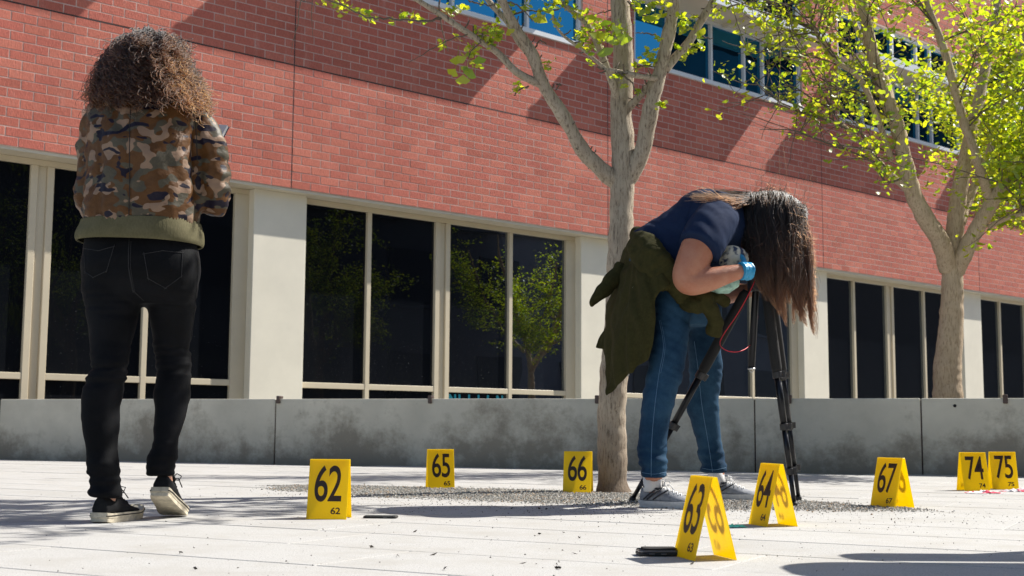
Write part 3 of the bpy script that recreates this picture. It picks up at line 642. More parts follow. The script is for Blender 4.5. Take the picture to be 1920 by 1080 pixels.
def marker(num, x, y, yaw, lab, hscale=1.0):
    c = gnd(x, y); root = empty('evidence_marker', (c.x, c.y, 0), math.radians(yaw)); tag(root, lab, 'evidence marker', 'yellow numbered evidence markers')
    H = MH*hscale; rw = .007
    b = MB()                                  # one folded sheet: front panel, flat ridge, back panel
    prof = [(-MS, 0), (-rw, H), (rw, H), (MS, 0)]; nrm = V((0, -H, MS-rw)).normalized()
    inn = [(-MS+MT*1.05, 0), (-rw+MT*.8, H-MT), (rw-MT*.8, H-MT), (MS-MT*1.05, 0)]
    vs = [(sx*MW/2, p[0], p[1]) for sx in (-1, 1) for p in prof+inn]
    fs = []
    for i in range(3): fs += [(i, i+8, i+9, i+1), (i+4, i+5, i+13, i+12), (i, i+1, i+5, i+4), (i+8, i+12, i+13, i+9)]
    fs += [(0, 4, 12, 8), (3, 11, 15, 7)]
    b.add(vs, fs); sheet = b.build('folded_sheet', M['yellow'], root); bevel(sheet, .0006, 1)
    L = math.hypot(H, MS-rw); ax = V((0, MS-rw, H))/L
    for side in (1, -1):
        ux = V((side, 0, 0)); up = V((0, side*ax.y, ax.z)); nn = ux.cross(up)
        for (tx, w_, h_, px_, py_, nm) in ((num, .095, .128, .0, .125, 'number'), (num, .034, .0235, .030, .030, 'small_number')):
            me = text_mesh(num, w_, h_, nm, M['black_print'], .006 if nm == 'number' else .012); o = link(nm, me, root)
            P = V((0, -side*MS, 0))+up*py_+ux*px_+nn*.0006
            o.matrix_local = Matrix.Translation(P) @ Matrix((ux, up, nn)).transposed().to_4x4()
    return root
marker('62', 617, 972, -2, 'yellow tent marker numbered 62, standing alone on pale paving left of the gravel')
marker('65', 825, 916, 11, 'yellow tent marker numbered 65 on the gravel by the concrete wall')
marker('66', 1084, 924, -10, 'yellow tent marker numbered 66 on the gravel beside the tree trunk')
marker('63', 1321, 1046, -76, 'yellow tent marker numbered 63, nearest one, with a dark phone beside it', .98)
marker('64', 1449, 985, -75, 'yellow tent marker numbered 64 in front of the tripod feet', 1.0)
marker('67', 1673, 951, -60, 'yellow tent marker numbered 67 at the right end of the gravel')
marker('74', 1825, 920, 3, 'yellow tent marker numbered 74 beside a red stained cloth')
marker('75', 1881, 917, -6, 'yellow tent marker numbered 75 at the far right')
# ------------------------------------------------------------------ things lying on the paving
M['phone'] = mat('phone_glass', (.006, .006, .007), .12, coat=.6); M['phone_rim'] = mat('phone_rim', (.16, .16, .17), .28, metal=.9); M['rubber'] = mat('black_rubber', (.012, .012, .012), .6)
def slab(name, L, W, H, r, mt, parent, loc=(0, 0, 0), seg=5):
    b = MB(); pts = []
    for cx_, cy_, a0 in ((L/2-r, W/2-r, 0), (-L/2+r, W/2-r, 90), (-L/2+r, -W/2+r, 180), (L/2-r, -W/2+r, 270)):
        for i in range(seg+1): a = math.radians(a0+90*i/seg); pts.append((cx_+r*math.cos(a), cy_+r*math.sin(a)))
    k = len(pts); b.add([(x+loc[0], y+loc[1], loc[2]) for x, y in pts]+[(x+loc[0], y+loc[1], loc[2]+H) for x, y in pts], [tuple(range(k-1, -1, -1)), tuple(range(k, 2*k))]+[(i, (i+1) % k, k+(i+1) % k, k+i) for i in range(k)])
    o = b.build(name, mt, parent); bevel(o, min(H*.3, .0025), 3); return o
c = gnd(1229, 1041); ph = empty('smartphone', (c.x+.005, c.y, 0), math.radians(4)); tag(ph, 'black smartphone in a thick case lying by the 63 marker', 'phone')
slab('case', .105, .068, .0085, .012, M['rubber'], ph, (0, 0, .001)); slab('rim', .103, .066, .0045, .012, M['phone_rim'], ph, (0, 0, .0096)); slab('screen', .100, .063, .0016, .011, M['phone'], ph, (0, 0, .0142))
for xx in (-.02, .01): slab('side_button', .014, .0016, .003, .0006, M['phone_rim'], ph, (xx, -.0348, .0045), 2)
slab('card_pocket', .085, .055, .0035, .008, M['rubber'], ph, (.004, .002, .0159))
c = gnd(714, 971); p2 = empty('smartphone', (c.x, c.y, 0), math.radians(-3)); tag(p2, 'thin dark phone lying flat on the pale paving right of the 62 marker', 'phone')
slab('back', .118, .062, .0055, .009, M['rubber'], p2, (0, 0, .001)); slab('screen', .114, .058, .0015, .008, M['phone'], p2, (0, 0, .0066))
slab('side_button', .013, .0015, .002, .0006, M['phone_rim'], p2, (.02, -.0317, .003), 2)
def crumple(name, c, L, W, H, mt, seed, root=None):
    b = MB(); n_ = 22; rr_ = random.Random(seed)
    for i in range(n_):
        for j in range(10):
            u, v = i/(n_-1)-.5, j/9-.5; q = V((u*9, v*7, seed)); z = abs(noise.noise(q))*1.5*H*(1-(2*abs(u))**3)*(1-(2*abs(v))**3)+.002
            b.v.append((u*L+.012*noise.noise(q*1.7), v*W*(1-.5*abs(u))+.012*noise.noise(q*1.3+V((5, 0, 0))), z))
    b.f = [(i*10+j, (i+1)*10+j, (i+1)*10+j+1, i*10+j+1) for i in range(n_-1) for j in range(9)]; b.mi = [0]*len(b.f)
    o = b.build(name, mt, root, True)
    if not root: o.location = (c.x, c.y, .0)
    s_ = o.modifiers.new('thick', 'SOLIDIFY'); s_.thickness = .0015; s2 = o.modifiers.new('sub', 'SUBSURF'); s2.levels = 1; s2.render_levels = 1; return o
m = mat('stained_cloth', (.75, .72, .72), .8); n, l, b = nodes(m); tcx = n.new('ShaderNodeTexCoord')
l.new(mix_n(n, l, thresh(n, l, noise_n(n, l, tcx.outputs['Object'], 22, 2), .47, .54), (.78, .74, .75), (.72, .03, .09)), b.inputs['Base Color']); M['stained'] = m
M['mint'] = mat('mint_plastic', (.16, .80, .55), .4)
tag(crumple('stained_cloth', gnd(1846, 925), .20, .07, .03, M['stained'], 3), 'red stained white cloth crumpled before the 74 marker', 'cloth', 'red stained cloths')
tag(crumple('stained_cloth', gnd(1912, 922), .20, .07, .035, M['stained'], 8), 'red stained white cloth crumpled beside the 75 marker', 'cloth', 'red stained cloths')
tag(crumple('plastic_scrap', gnd(1380, 989), .065, .03, .022, M['mint'], 5), 'small mint green plastic scrap between the 63 and 64 markers', 'scrap')

# added unseen cart past the right edge of the picture; shaped to cast the near corner shadow
M['blocker'] = mat('blocker_plastic', (.35, .35, .36), .6)
ct = empty('shadow_blocker', (1.95, 3.5, 0)); tag(ct, 'added grey cart with two top planks standing past the right edge', 'blocker')
for (x0, x1, y0, y1, nm) in ((-.22, .55, .10, .29, 'plank'), (-.43, .55, -.32, .06, 'plank')):
    o = slab(nm, x1-x0, y1-y0, .03, min(.15, (y1-y0)*.42), M['blocker'], ct, ((x0+x1)/2, (y0+y1)/2, .98), 8)
for x in (0.0, .48):
    for y in (-.22, .2):
        b = MB(); b.box(x-.02, x+.02, y-.02, y+.02, 0, .979); b.build('leg', M['blocker'], ct)
b = MB(); b.box(-.02, .5, -.24, .22, .30, .33); b.build('shelf', M['blocker'], ct)
# ------------------------------------------------------------------ figures: helpers
from mathutils.bvhtree import BVHTree
def remesh(mb, voxel, smooth=4, fac=.5):
    me = bpy.data.meshes.new('tmp'); me.from_pydata(mb.v, [], mb.f); o = bpy.data.objects.new('tmp', me); COL.objects.link(o)
    r = o.modifiers.new('r', 'REMESH'); r.mode = 'VOXEL'; r.voxel_size = voxel; r.use_smooth_shade = True
    if smooth: s_ = o.modifiers.new('s', 'SMOOTH'); s_.iterations = smooth; s_.factor = fac
    dg = bpy.context.evaluated_depsgraph_get(); out = bpy.data.meshes.new_from_object(o.evaluated_get(dg)); bpy.data.objects.remove(o); bpy.data.meshes.remove(me); return out
def displace(me, fn):
    n = len(me.vertices); co = np.empty(n*3); me.vertices.foreach_get('co', co); no = np.empty(n*3); me.vertices.foreach_get('normal', no); co = co.reshape(-1, 3); no = no.reshape(-1, 3)
    d = np.array([fn(V(co[i]), V(no[i])) for i in range(n)]); co += no*d[:, None]; me.vertices.foreach_set('co', co.ravel()); me.update()
def localize(me, org): me.transform(Matrix.Translation(-V(org))); return me
def put(me, name, mt, root, smooth=True, parent=None):
    """a world-space mesh as a child of ROOT (whose origin carries the offset)"""
    me.materials.clear(); me.materials.append(mt); me.name = name
    if smooth: me.polygons.foreach_set('use_smooth', [True]*len(me.polygons))
    localize(me, root.location); return link(name, me, parent or root)
def putb(mb, name, mt, root, smooth=True, parent=None): return put(mb.mesh(name, mt, smooth), name, mt, root, smooth, parent)
def rings_loft(mb, R, k=60, n=36, ex=2.2, cap=True):
    """R rows: centre(3), u half vector(3), v half vector(3)"""
    A = catmull([tuple(r[0])+tuple(r[1])+tuple(r[2]) for r in R], k); vs = []
    for a in A:
        c, u, v_ = V(a[:3]), V(a[3:6]), V(a[6:9])
        for j in range(n):
            th = 2*math.pi*j/n; cs, sn = math.cos(th), math.sin(th)
            vs.append(c+u*(math.copysign(abs(cs)**(2/ex), cs))+v_*(math.copysign(abs(sn)**(2/ex), sn)))
    fs = [(i*n+j, i*n+(j+1) % n, (i+1)*n+(j+1) % n, (i+1)*n+j) for i in range(k-1) for j in range(n)]
    if cap: fs += [tuple(range(n-1, -1, -1)), tuple((k-1)*n+j for j in range(n))]
    mb.add(vs, fs); return A
def prow(y, xl, xr, Y, dp, dy=0):        # level ring from a picture row
    a, b = at(xl, y, Y), at(xr, y+dy, Y); return ((a+b)/2, (b-a)/2, V((0, dp, 0)))
def pline(mb, pts, n=14, k=24):          # tube path from (x, y, Y, r)
    A = catmull([tuple(at(p[0], p[1], p[2]))+(p[3],) for p in pts], k); mb.tube([a[:3] for a in A], [a[3] for a in A], n); return A
def bvh_of(o): return BVHTree.FromPolygons([v.co+o_loc(o) for v in o.data.vertices], [tuple(p.vertices) for p in o.data.polygons])
def o_loc(o): return V(o.location) if o.parent is None else V(o.parent.location) if o.parent.parent is None else V(o.parent.parent.location)
def drape(bvh, pts, k=40, off=.0008, dy=0):
    out = []
    for a in catmull(pts, k):
        h_ = bvh.ray_cast(CAM, ray(a[0], a[1]).normalized())
        if h_[0] is not None: out.append(h_[0]+h_[1]*off)
    return out
def seam(mb, bvh, pts, r=.0011, k=40):
    q = drape(bvh, pts, k)
    if len(q) > 2:
        t_ = MB(); t_.tube(q, r, 5); mb.parts.append(t_)
class Seams:
    def __init__(s): s.parts = []
def put_seams(sm, name, mt, root, parent):
    for t_ in sm.parts: putb(t_, name, mt, root, True, parent)
def nz(p, sx, sy, sz, s=0): return noise.noise(V((p.x*sx+s, p.y*sy+s*1.7, p.z*sz-s)))
# materials
def skin(name, col):
    m = mat(name, col, .48, spec=.4, var=(22, .12, tuple(c*q for c, q in zip(col, (.88, .74, .70)))), bump=(260, .25)); n, l, b = nodes(m); b.inputs['Subsurface Weight'].default_value = .25; b.inputs['Subsurface Radius'].default_value = (.012, .005, .003); b.inputs['Subsurface Scale'].default_value = .6; return m
M['skin_a'] = skin('skin', (.60, .36, .26)); M['skin_b'] = skin('skin_warm', (.50, .235, .145))
def weave(name, c1, c2, rough, fine, var=9, sheen=.1, mask=(.35, .65)):
    m = mat(name, c1, rough, spec=.12, sheen=0); n, l, b = nodes(m); g = n.new('ShaderNodeNewGeometry')
    a = noise_n(n, l, g.outputs['Position'], var, 5, .65); mp = n.new('ShaderNodeMapping'); mp.inputs['Scale'].default_value = (1, 1, .35); l.new(g.outputs['Position'], mp.inputs['Vector'])
    f = noise_n(n, l, mp.outputs[0], fine, 3); c = mix_n(n, l, thresh(n, l, a, *mask), c1, c2); c = mix_n(n, l, .55, c, math_n(n, l, 'MULTIPLY_ADD', f, .9, .55), 'MULTIPLY')
    l.new(c, b.inputs['Base Color']); bp = n.new('ShaderNodeBump'); bp.inputs['Strength'].default_value = .35; bp.inputs['Distance'].default_value = .002
    l.new(f, bp.inputs['Height']); l.new(bp.outputs[0], b.inputs['Normal']); return m
M['black_denim'] = weave('black_denim', (.0032, .0036, .0046), (.0065, .007, .009), .75, 420, 7, .05)
M['blue_denim'] = weave('blue_denim', (.007, .028, .062), (.030, .080, .140), .8, 420, 5, .1)
M['navy'] = weave('navy_jersey', (.009, .018, .050), (.014, .027, .066), .85, 520, 8, .25)
M['olive'] = weave('olive_wool', (.033, .031, .0105), (.046, .042, .0145), .95, 330, 60, .1)
M['rib'] = weave('rib_knit', (.105, .096, .052), (.14, .125, .072), .9, 260, 12, .3)
M['stitch'] = mat('blue_stitch', (.10, .20, .32), .8); M['stitch_k'] = mat('dark_stitch', (.018, .018, .02), .8)
def camo():
    m = mat('camouflage', (.2, .1, .04), .52, spec=.22); n, l, b = nodes(m); g = n.new('ShaderNodeNewGeometry')
    wv = n.new('ShaderNodeTexNoise'); wv.inputs['Scale'].default_value = 9; wv.inputs['Detail'].default_value = 1; l.new(g.outputs['Position'], wv.inputs['Vector'])
    def layer(off, sc, lo, stretch):
        mp = n.new('ShaderNodeMapping'); mp.inputs['Location'].default_value = off; mp.inputs['Scale'].default_value = stretch; l.new(g.outputs['Position'], mp.inputs['Vector'])
        ad = n.new('ShaderNodeVectorMath'); ad.operation = 'MULTIPLY_ADD'; l.new(wv.outputs['Color'], ad.inputs[0]); ad.inputs[1].default_value = (.05, .05, .05); l.new(mp.outputs[0], ad.inputs[2])
        return thresh(n, l, noise_n(n, l, ad.outputs[0], sc*1.22, 1.2, .4), lo, lo+.012)
    c = mix_n(n, l, layer((0, 0, 0), 15, .525, (1, 1, 1.35)), (.092, .040, .012), (.072, .063, .044))
    c = mix_n(n, l, layer((3, 1, 2), 17, .575, (1, 1, 1.2)), c, (.235, .155, .105))
    c = mix_n(n, l, layer((7, 4, 5), 19, .615, (.7, 1, 1.5)), c, (.011, .008, .018))
    l.new(c, b.inputs['Base Color'])
    bp = n.new('ShaderNodeBump'); bp.inputs['Strength'].default_value = .55; bp.inputs['Distance'].default_value = .008; mp = n.new('ShaderNodeMapping'); mp.inputs['Rotation'].default_value = (.3, .7, 0); mp.inputs['Scale'].default_value = (1, 1, 1.3); l.new(g.outputs['Position'], mp.inputs['Vector'])
    l.new(noise_n(n, l, mp.outputs[0], 26, 4, .55), bp.inputs['Height']); l.new(bp.outputs[0], b.inputs['Normal']); return m
M['camo'] = camo()
def hair_mat(name, c1, c2, lo=.35):
    m = bpy.data.materials.new(name); m.use_nodes = True; n = m.node_tree.nodes; l = m.node_tree.links; n.clear(); out = n.new('ShaderNodeOutputMaterial')
    h_ = n.new('ShaderNodeBsdfHairPrincipled'); h_.parametrization = 'COLOR'; hi_ = n.new('ShaderNodeHairInfo')
    t = math_n(n, l, 'MULTIPLY_ADD', hi_.outputs['Random'], .5, math_n(n, l, 'SUBTRACT', hi_.outputs['Intercept'], .25)); l.new(mix_n(n, l, thresh(n, l, t, lo, 1.0), c1, c2), h_.inputs['Color'])
    h_.inputs['Roughness'].default_value = .42; h_.inputs['Radial Roughness'].default_value = .6; h_.inputs['Coat'].default_value = 0; l.new(h_.outputs[0], out.inputs[0]); return m
M['hair_curly'] = hair_mat('curly_hair', (.0015, .0008, .0005), (.026, .0085, .0026), .50); M['hair_dark'] = hair_mat('long_dark_hair', (.0022, .0013, .0009), (.040, .0145, .0055), .45)
M['hair_mass'] = mat('hair_mass', (.012, .008, .006), .8)
def hair_curves(name, strands, r0, r1, mt, root):
    c = bpy.data.hair_curves.new(name); c.add_curves([len(s_) for s_ in strands]); P = np.concatenate([np.array(s_) for s_ in strands]).astype(np.float32)-np.array(root.location, np.float32)
    c.attributes['position'].data.foreach_set('vector', P.ravel()); ra = np.concatenate([np.linspace(r0, r1, len(s_)) for s_ in strands]).astype(np.float32)
    at_ = c.attributes.get('radius') or c.attributes.new('radius', 'FLOAT', 'POINT'); at_.data.foreach_set('value', ra); c.materials.append(mt); o = bpy.data.objects.new(name, c); COL.objects.link(o); o.parent = root; return o
def head_blobs(mb, c, up, fw, s=1.0):
    up, fw = up.normalized(), fw.normalized(); rt = fw.cross(up)
    def e(o_, r): mb_e(mb, c+(rt*o_[0]+fw*o_[1]+up*o_[2])*s, [x*s for x in r], rt, fw, up)
    e((0, -.012, .03), (.074, .092, .088)); e((0, .018, -.035), (.058, .068, .075)); e((0, .052, -.085), (.030, .030, .022))           # skull, face, chin
    e((0, .088, -.030), (.010, .018, .016)); e((0, .080, -.008), (.008, .012, .026)); e((0, .078, -.060), (.022, .012, .007)); e((0, .075, .022), (.050, .016, .010))
    for sx in (-1, 1):
        e((.076*sx, -.008, -.022), (.010, .018, .032)); e((.036*sx, .060, -.035), (.020, .018, .016))
def mb_e(mb, c, r, ax, ay, az, nu=14, nv=10):
    b = MB(); b.sphere((0, 0, 0), tuple(r), nu, nv); mb.add([c+ax*p[0]+ay*p[1]+az*p[2] for p in b.v], b.f)
def hand_blobs(mb, wrist, d, palm_n, side, curl=.8, s=1.0):
    """wrist point, direction of the palm, palm normal (fingers curl towards it), thumb side vector"""
    d, pn = d.normalized(), palm_n.normalized(); sd = V(side).normalized()
    mb_e(mb, wrist+d*.045*s, (.040*s, .050*s, .016*s), sd, d, pn)
    for i, (o_, L) in enumerate(((.030, .068), (.010, .076), (-.011, .071), (-.030, .055))):
        p = wrist+d*(.082-.004*abs(i-1.3))*s+sd*o_*s; a = .35*curl; pts = [p-d*.02*s, p]; dd = d
        for q in range(3):
            ang = curl*(.45+.3*q)/1.0; dd = (d*math.cos(a)+pn*math.sin(a)); p = p+dd*(L*(.45, .32, .26)[q])*s; a += ang; pts.append(p)
        mb.tube(pts, [x*s for x in (.0095, .0092, .0085, .0078, .0062)], 8)
    p = wrist+d*.022*s+sd*.030*s; t = (sd*.75+d*.6+pn*.35).normalized(); mb.tube([p-sd*.012*s, p+t*.028*s, p+t*.052*s+d*.006*s+pn*.01*s, p+t*.068*s+d*.018*s+pn*.022*s], [x*s for x in (.013, .0115, .0098, .0075)], 8)
def shoe(root, heel, yaw, pitch, L, mats, laces, name='shoe', tread=True, hsc=1.0):
    """heel point on the ground; returns the upper; sole, laces as sub-parts"""
    Mx = Matrix.Translation(heel) @ Matrix.Rotation(yaw, 4, 'Z') @ Matrix.Rotation(pitch, 4, 'Y'); k = L/.262
    T = lambda x, y, z: Mx @ V((x*k, y*k, z*k*hsc))
    sec = [(0, .024, .066, .0), (.004, .030, .080, .0), (.03, .034, .084, .0), (.07, .036, .082, .001), (.10, .038, .078, .002), (.13, .041, .068, .003), (.165, .045, .055, .005), (.20, .046, .044, .005), (.235, .038, .036, .003), (.255, .024, .028, .001), (.262, .008, .022, 0)]
    A = catmull(sec, 40); n = 22; vs = []
    for x, w_, h_, oy in A:
        for j in range(n):
            th = 2*math.pi*j/n; cs, sn = math.cos(th), math.sin(th); yy = math.copysign(abs(cs)**.75, cs)*w_*(1 if sn < 0 else 1-.28*sn); zz = .016+(h_-.016)*(.42+.58*sn if sn > 0 else .42*(1+sn))
            vs.append(T(x, yy+oy, zz))
    b = MB(); b.add(vs, [(i*n+j, i*n+(j+1) % n, (i+1)*n+(j+1) % n, (i+1)*n+j) for i in range(39) for j in range(n)]+[tuple(range(n-1, -1, -1)), tuple(39*n+j for j in range(n))])
    up = putb(b, name, mats[0], root)
    so = MB(); out = []
    for x, w_, h_, oy in A: out.append((x, w_*1.10+.002, oy))
    for (za, zb_, sc) in ((0, .013, .97), (.0132, .028, 1.0)):
        vs = []; m_ = len(out)
        for z in (za, zb_):
            for x, w_, oy in out:
                spring = .016*max(0, (x-.19)/.07)**2+.004*max(0, (.03-x)/.03); xx = .131+(x-.131)*1.03*sc
                vs += [T(xx, (w_)*sc+oy, z+spring), T(xx, -(w_)*sc+oy, z+spring)]
        N = 2*m_; fs = []
        for i in range(m_-1):
            a, a2 = 2*i, 2*i+2; fs += [(a, a+1, a2+1, a2), (N+a, N+a2, N+a2+1, N+a+1), (a, a2, N+a2, N+a), (a+1, N+a+1, N+a2+1, a2+1)]
        fs += [(0, N, N+1, 1), (N-2, N-1, 2*N-1, 2*N-2)]; so.add(vs, fs)
    s_ = putb(so, 'sole', mats[1], root, False, up); bevel(s_, .003, 2)
    if mats[2]:
        st = MB()
        for sg in (1, -1): st.tube([T(.131+(x-.131)*1.035, (w_*1.015+.0006)*sg+oy, .0215+.016*max(0, (x-.19)/.07)**2) for x, w_, oy in out[1:-1]], .0016, 5)
        putb(st, 'sole_stripe', mats[2], root, True, up)
    la = MB()
    for x, h_ in ((.095, .083), (.112, .079), (.129, .073), (.146, .066), (.163, .060)):
        la.tube([T(x-.004, -.024, h_-.014), T(x, -.012, h_-.001), T(x, .012, h_-.001), T(x+.004, .024, h_-.014)], .0026*k, 6)
        la.tube([T(x+.012, -.022, h_-.019), T(x+.004, 0, h_), T(x-.004, .022, h_-.010)], .0022*k, 6)
    if laces:
        for sg in (-1, 1):
            la.tube([T(.088, .002*sg, .086), T(.098, .02*sg, .108), T(.112, .034*sg, .104), T(.106, .03*sg, .088), T(.09, .004*sg, .086)], .0023*k, 6); la.tube([T(.088, 0, .087), T(.11, .025*sg, .095), T(.128, .038*sg, .07)], .0022*k, 6)
    putb(la, 'laces', mats[3], root, True, up)
    co = MB(); A2 = []                        # padded collar round the ankle opening
    for j in range(20):
        th = 2*math.pi*j/20; A2.append(T(.048+.044*math.cos(th), .027*math.sin(th), .080+.012*(-math.cos(th))*.4+(.006 if math.cos(th) < -.6 else 0)))
    co.tube(A2+[A2[0]], .0055*k, 8, False); putb(co, 'collar', mats[4], root, True, up)
    return up, T
# ------------------------------------------------------------------ person on the left (seen from behind)
PA = V((-1.28, 4.36, 0)); K = 1/2387.0
b = MB(); Yb = 4.36
def P(x, y, Y=Yb): return at(x, y, Y)
hc = P(279, 128, 4.40)
head_blobs(b, hc, V((.02, .10, 1)), V((.10, 1, -.12)))
b.tube([P(277, 165, 4.38), P(272, 200, 4.36)], [.052, .056], 14)
rings_loft(b, [prow(190, 205, 330, Yb, .06), prow(215, 185, 352, Yb, .085), prow(280, 180, 352, Yb, .10), prow(360, 178, 346, Yb, .09), prow(430, 172, 350, Yb, .10), prow(490, 166, 360, Yb, .11), prow(545, 166, 358, Yb, .10)], 40, 24)
for pts in ([(210, 520, 4.36, .075), (208, 600, 4.34, .055), (204, 665, 4.32, .042), (190, 740, 4.29, .044), (192, 850, 4.27, .034), (199, 905, 4.262, .034)],
            [(318, 520, 4.38, .075), (322, 600, 4.44, .050), (322, 665, 4.48, .040), (323, 740, 4.46, .040), (310, 830, 4.42, .032), (300, 868, 4.41, .034)]): pline(b, pts, 16, 30)
# feet inside the shoes keep the body whole
fy1, fy2 = math.radians(77), math.radians(87)
hl = gnd(185, 981); hl.z = 0; hr = at(298, 931, 4.36); hr.z = .078
pit2 = math.asin(.074/.20)
for h0, yw, zt in ((hl, fy1, .0), (hr, fy2, -.06)):
    d = V((math.cos(yw), math.sin(yw), 0)); b.tube([h0+d*.048+V((0, 0, .16)), h0+d*.048+V((0, 0, .09)), h0+d*.055+V((0, 0, .058)), h0+d*.12+V((0, 0, .038+zt*.5)), h0+d*.18+V((0, 0, .028+zt*.9))], [.028, .028, .026, .018, .012], 12)
shL, shR = P(180, 205, 4.36), P(362, 205, 4.36)
elL, elR = P(176, 372, 4.42), P(404, 372, 4.42); wrL, wrR = P(235, 330, 4.62), P(392, 288, 4.64)
for s0, e0, w0 in ((shL, elL, wrL), (shR, elR, wrR)): b.tube([s0, s0.lerp(e0, .5), e0, e0.lerp(w0, .45), w0], [.050, .044, .038, .036, .026], 12)
hand_blobs(b, wrR, V((-.35, .7, .35)), V((-.6, .2, .3)), V((0, -.3, 1)), .7); hand_blobs(b, wrL, V((.6, .6, .2)), V((.3, .1, .6)), V((-.3, .6, .6)), .7)
me = remesh(b, .0075, 5); me.materials.append(M['skin_a']); me.polygons.foreach_set('use_smooth', [True]*len(me.polygons)); localize(me, PA)
pa = link('person', me); pa.location = PA
tag(pa, 'person seen from behind in a camouflage bomber jacket and black jeans, curly brown hair', 'person', 'people working on the plaza')
for sx in (-1, 1):
    e = MB(); up, fw = V((.02, .10, 1)).normalized(), V((.10, 1, -.12)).normalized(); rt = fw.cross(up); e.sphere(hc+rt*.030*sx+fw*.070+up*-.012, .012, 12, 8); putb(e, 'eye', mat('eye', (.5, .45, .42), .2), pa)
# jeans
b = MB()
rings_loft(b, [prow(425, 170, 356, 4.36, .105), prow(455, 158, 371, 4.355, .125), prow(490, 154, 375, 4.355, .138), prow(525, 153, 374, 4.36, .135), prow(555, 158, 368, 4.365, .11), prow(575, 175, 350, 4.37, .06)], 40, 40, 2.5)
rings_loft(b, [prow(500, 157, 264, 4.355, .12), prow(545, 154, 266, 4.35, .105), prow(598, 161, 259, 4.34, .092), prow(651, 166, 246, 4.32, .076), prow(677, 168, 243, 4.305, .072), prow(704, 163, 241, 4.295, .071), prow(730, 155, 233, 4.285, .072), prow(757, 151, 229, 4.28, .072), prow(783, 151, 227, 4.275, .070), prow(809, 154, 225, 4.27, .066), prow(836, 158, 223, 4.267, .060), prow(862, 162, 222, 4.265, .056), prow(888, 166, 227, 4.262, .055), prow(915, 168, 229, 4.26, .054), prow(930, 171, 227, 4.26, .052)], 90, 30, 2.1)
rings_loft(b, [prow(500, 272, 373, 4.37, .12), prow(545, 268, 373, 4.40, .105), prow(572, 276, 369, 4.42, .098), prow(598, 279, 364, 4.44, .09), prow(625, 285, 360, 4.46, .082), prow(651, 286, 358, 4.475, .076), prow(667, 285, 359, 4.48, .073), prow(693, 290, 360, 4.475, .07), prow(720, 289, 361, 4.465, .07), prow(746, 287, 359, 4.455, .069), prow(772, 287, 353, 4.445, .066), prow(799, 286, 345, 4.435, .060), prow(825, 285, 337, 4.425, .055), prow(846, 279, 335, 4.42, .054), prow(890, 275, 326, 4.415, .050)], 90, 30, 2.1)
me = remesh(b, .0068, 3)
zk1, zk2 = P(200, 690).z, P(200, 905).z
def wr_a(p, n_):
    x, y = proj(p); d = -.006+.006*nz(V((p.x+p.z*.3, p.y, p.z)), 9, 7, 15)+.002*nz(p, 16, 16, 30, 3)
    left = x < 262
    ka = math.exp(-((y-(690 if left else 672))/34)**2); d += ka*.012*nz(p, 5, 5, 60, 5)
    an = 1/(1+math.exp(-(y-(868 if left else 838))/9)); d += an*(.013*nz(p, 5, 5, 52, 9)+.006)
    se = math.exp(-((y-565)/28)**2); d += se*.008*nz(p, 6, 6, 50, 12)
    return d
displace(me, wr_a); jeans = put(me, 'jeans', M['black_denim'], pa)
bv = bvh_of(jeans); st = Seams()
for pts in ([(158, 466), (185, 470), (214, 462)], [(158, 466), (160, 510), (175, 520), (200, 508), (214, 462)], [(270, 476), (305, 470), (342, 474)], [(270, 476), (278, 522), (310, 540), (340, 518), (342, 474)], [(242, 452), (241, 500), (250, 545), (268, 562)]):
    for i in range(len(pts)-1): seam(st, bv, [pts[i], pts[i], pts[i+1], pts[i+1]], .0012, 16)
for dx in (0, 4): seam(st, bv, [(246-dx, 452), (245-dx, 500), (253-dx, 548)], .0009)
seam(st, bv, [(372, 500), (366, 570), (358, 640)], .001)
put_seams(st, 'stitching', M['stitch_k'], pa, jeans)
# jacket
b = MB()
rings_loft(b, [prow(168, 232, 318, 4.37, .055), prow(182, 205, 345, 4.365, .085), prow(198, 180, 372, 4.36, .115), prow(225, 170, 378, 4.355, .14), prow(275, 166, 376, 4.35, .155), prow(330, 164, 374, 4.35, .160), prow(380, 162, 374, 4.35, .160), prow(410, 160, 374, 4.35, .155), prow(428, 160, 372, 4.35, .148)], 60, 40, 2.5)
pline(b, [(192, 205, 4.36, .050), (176, 250, 4.36, .055), (170, 320, 4.38, .052), (170, 372, 4.41, .056), (178, 385, 4.46, .05), (205, 360, 4.55, .045), (228, 335, 4.60, .040)], 18, 40)
pline(b, [(352, 205, 4.36, .056), (380, 245, 4.36, .059), (398, 300, 4.37, .061), (402, 350, 4.385, .061), (404, 376, 4.42, .058), (402, 360, 4.50, .052), (396, 325, 4.58, .046), (392, 298, 4.625, .038)], 18, 46)
me = remesh(b, .0075, 4)
def wr_j(p, n_):
    x, y = proj(p); d = -.004+.008*nz(p, 5.5, 5.5, 6, 2)+.010*nz(V((p.x+p.z*.6, p.y, p.z)), 17, 10, 7, 4)+.006*nz(V((p.x-p.z*.5, p.y, p.z)), 30, 18, 20, 6)
    if x > 378 or x < 172: d += .007*nz(p, 9, 9, 40, 8)*(1 if y > 235 else .4)
    d += -.012*math.exp(-((x-370-(y-300)*.02)/5.5)**2)*(1 if 215 < y < 440 else 0)          # arm fold
    d += -.008*math.exp(-((x-183)/6)**2)*(1 if 240 < y < 400 else 0)
    if y > 385: d += .007*abs(nz(p, 26, 26, 5, 11))
    d += -.006*math.exp(-((x-243)/3)**2)+.004*math.exp(-((x-243)/9)**2)*nz(p, 10, 10, 60, 7)
    return d
displace(me, wr_j); jk = put(me, 'jacket', M['camo'], pa)
b = MB(); zt, zb_ = P(265, 412, 4.21).z, P(265, 445, 4.21).z
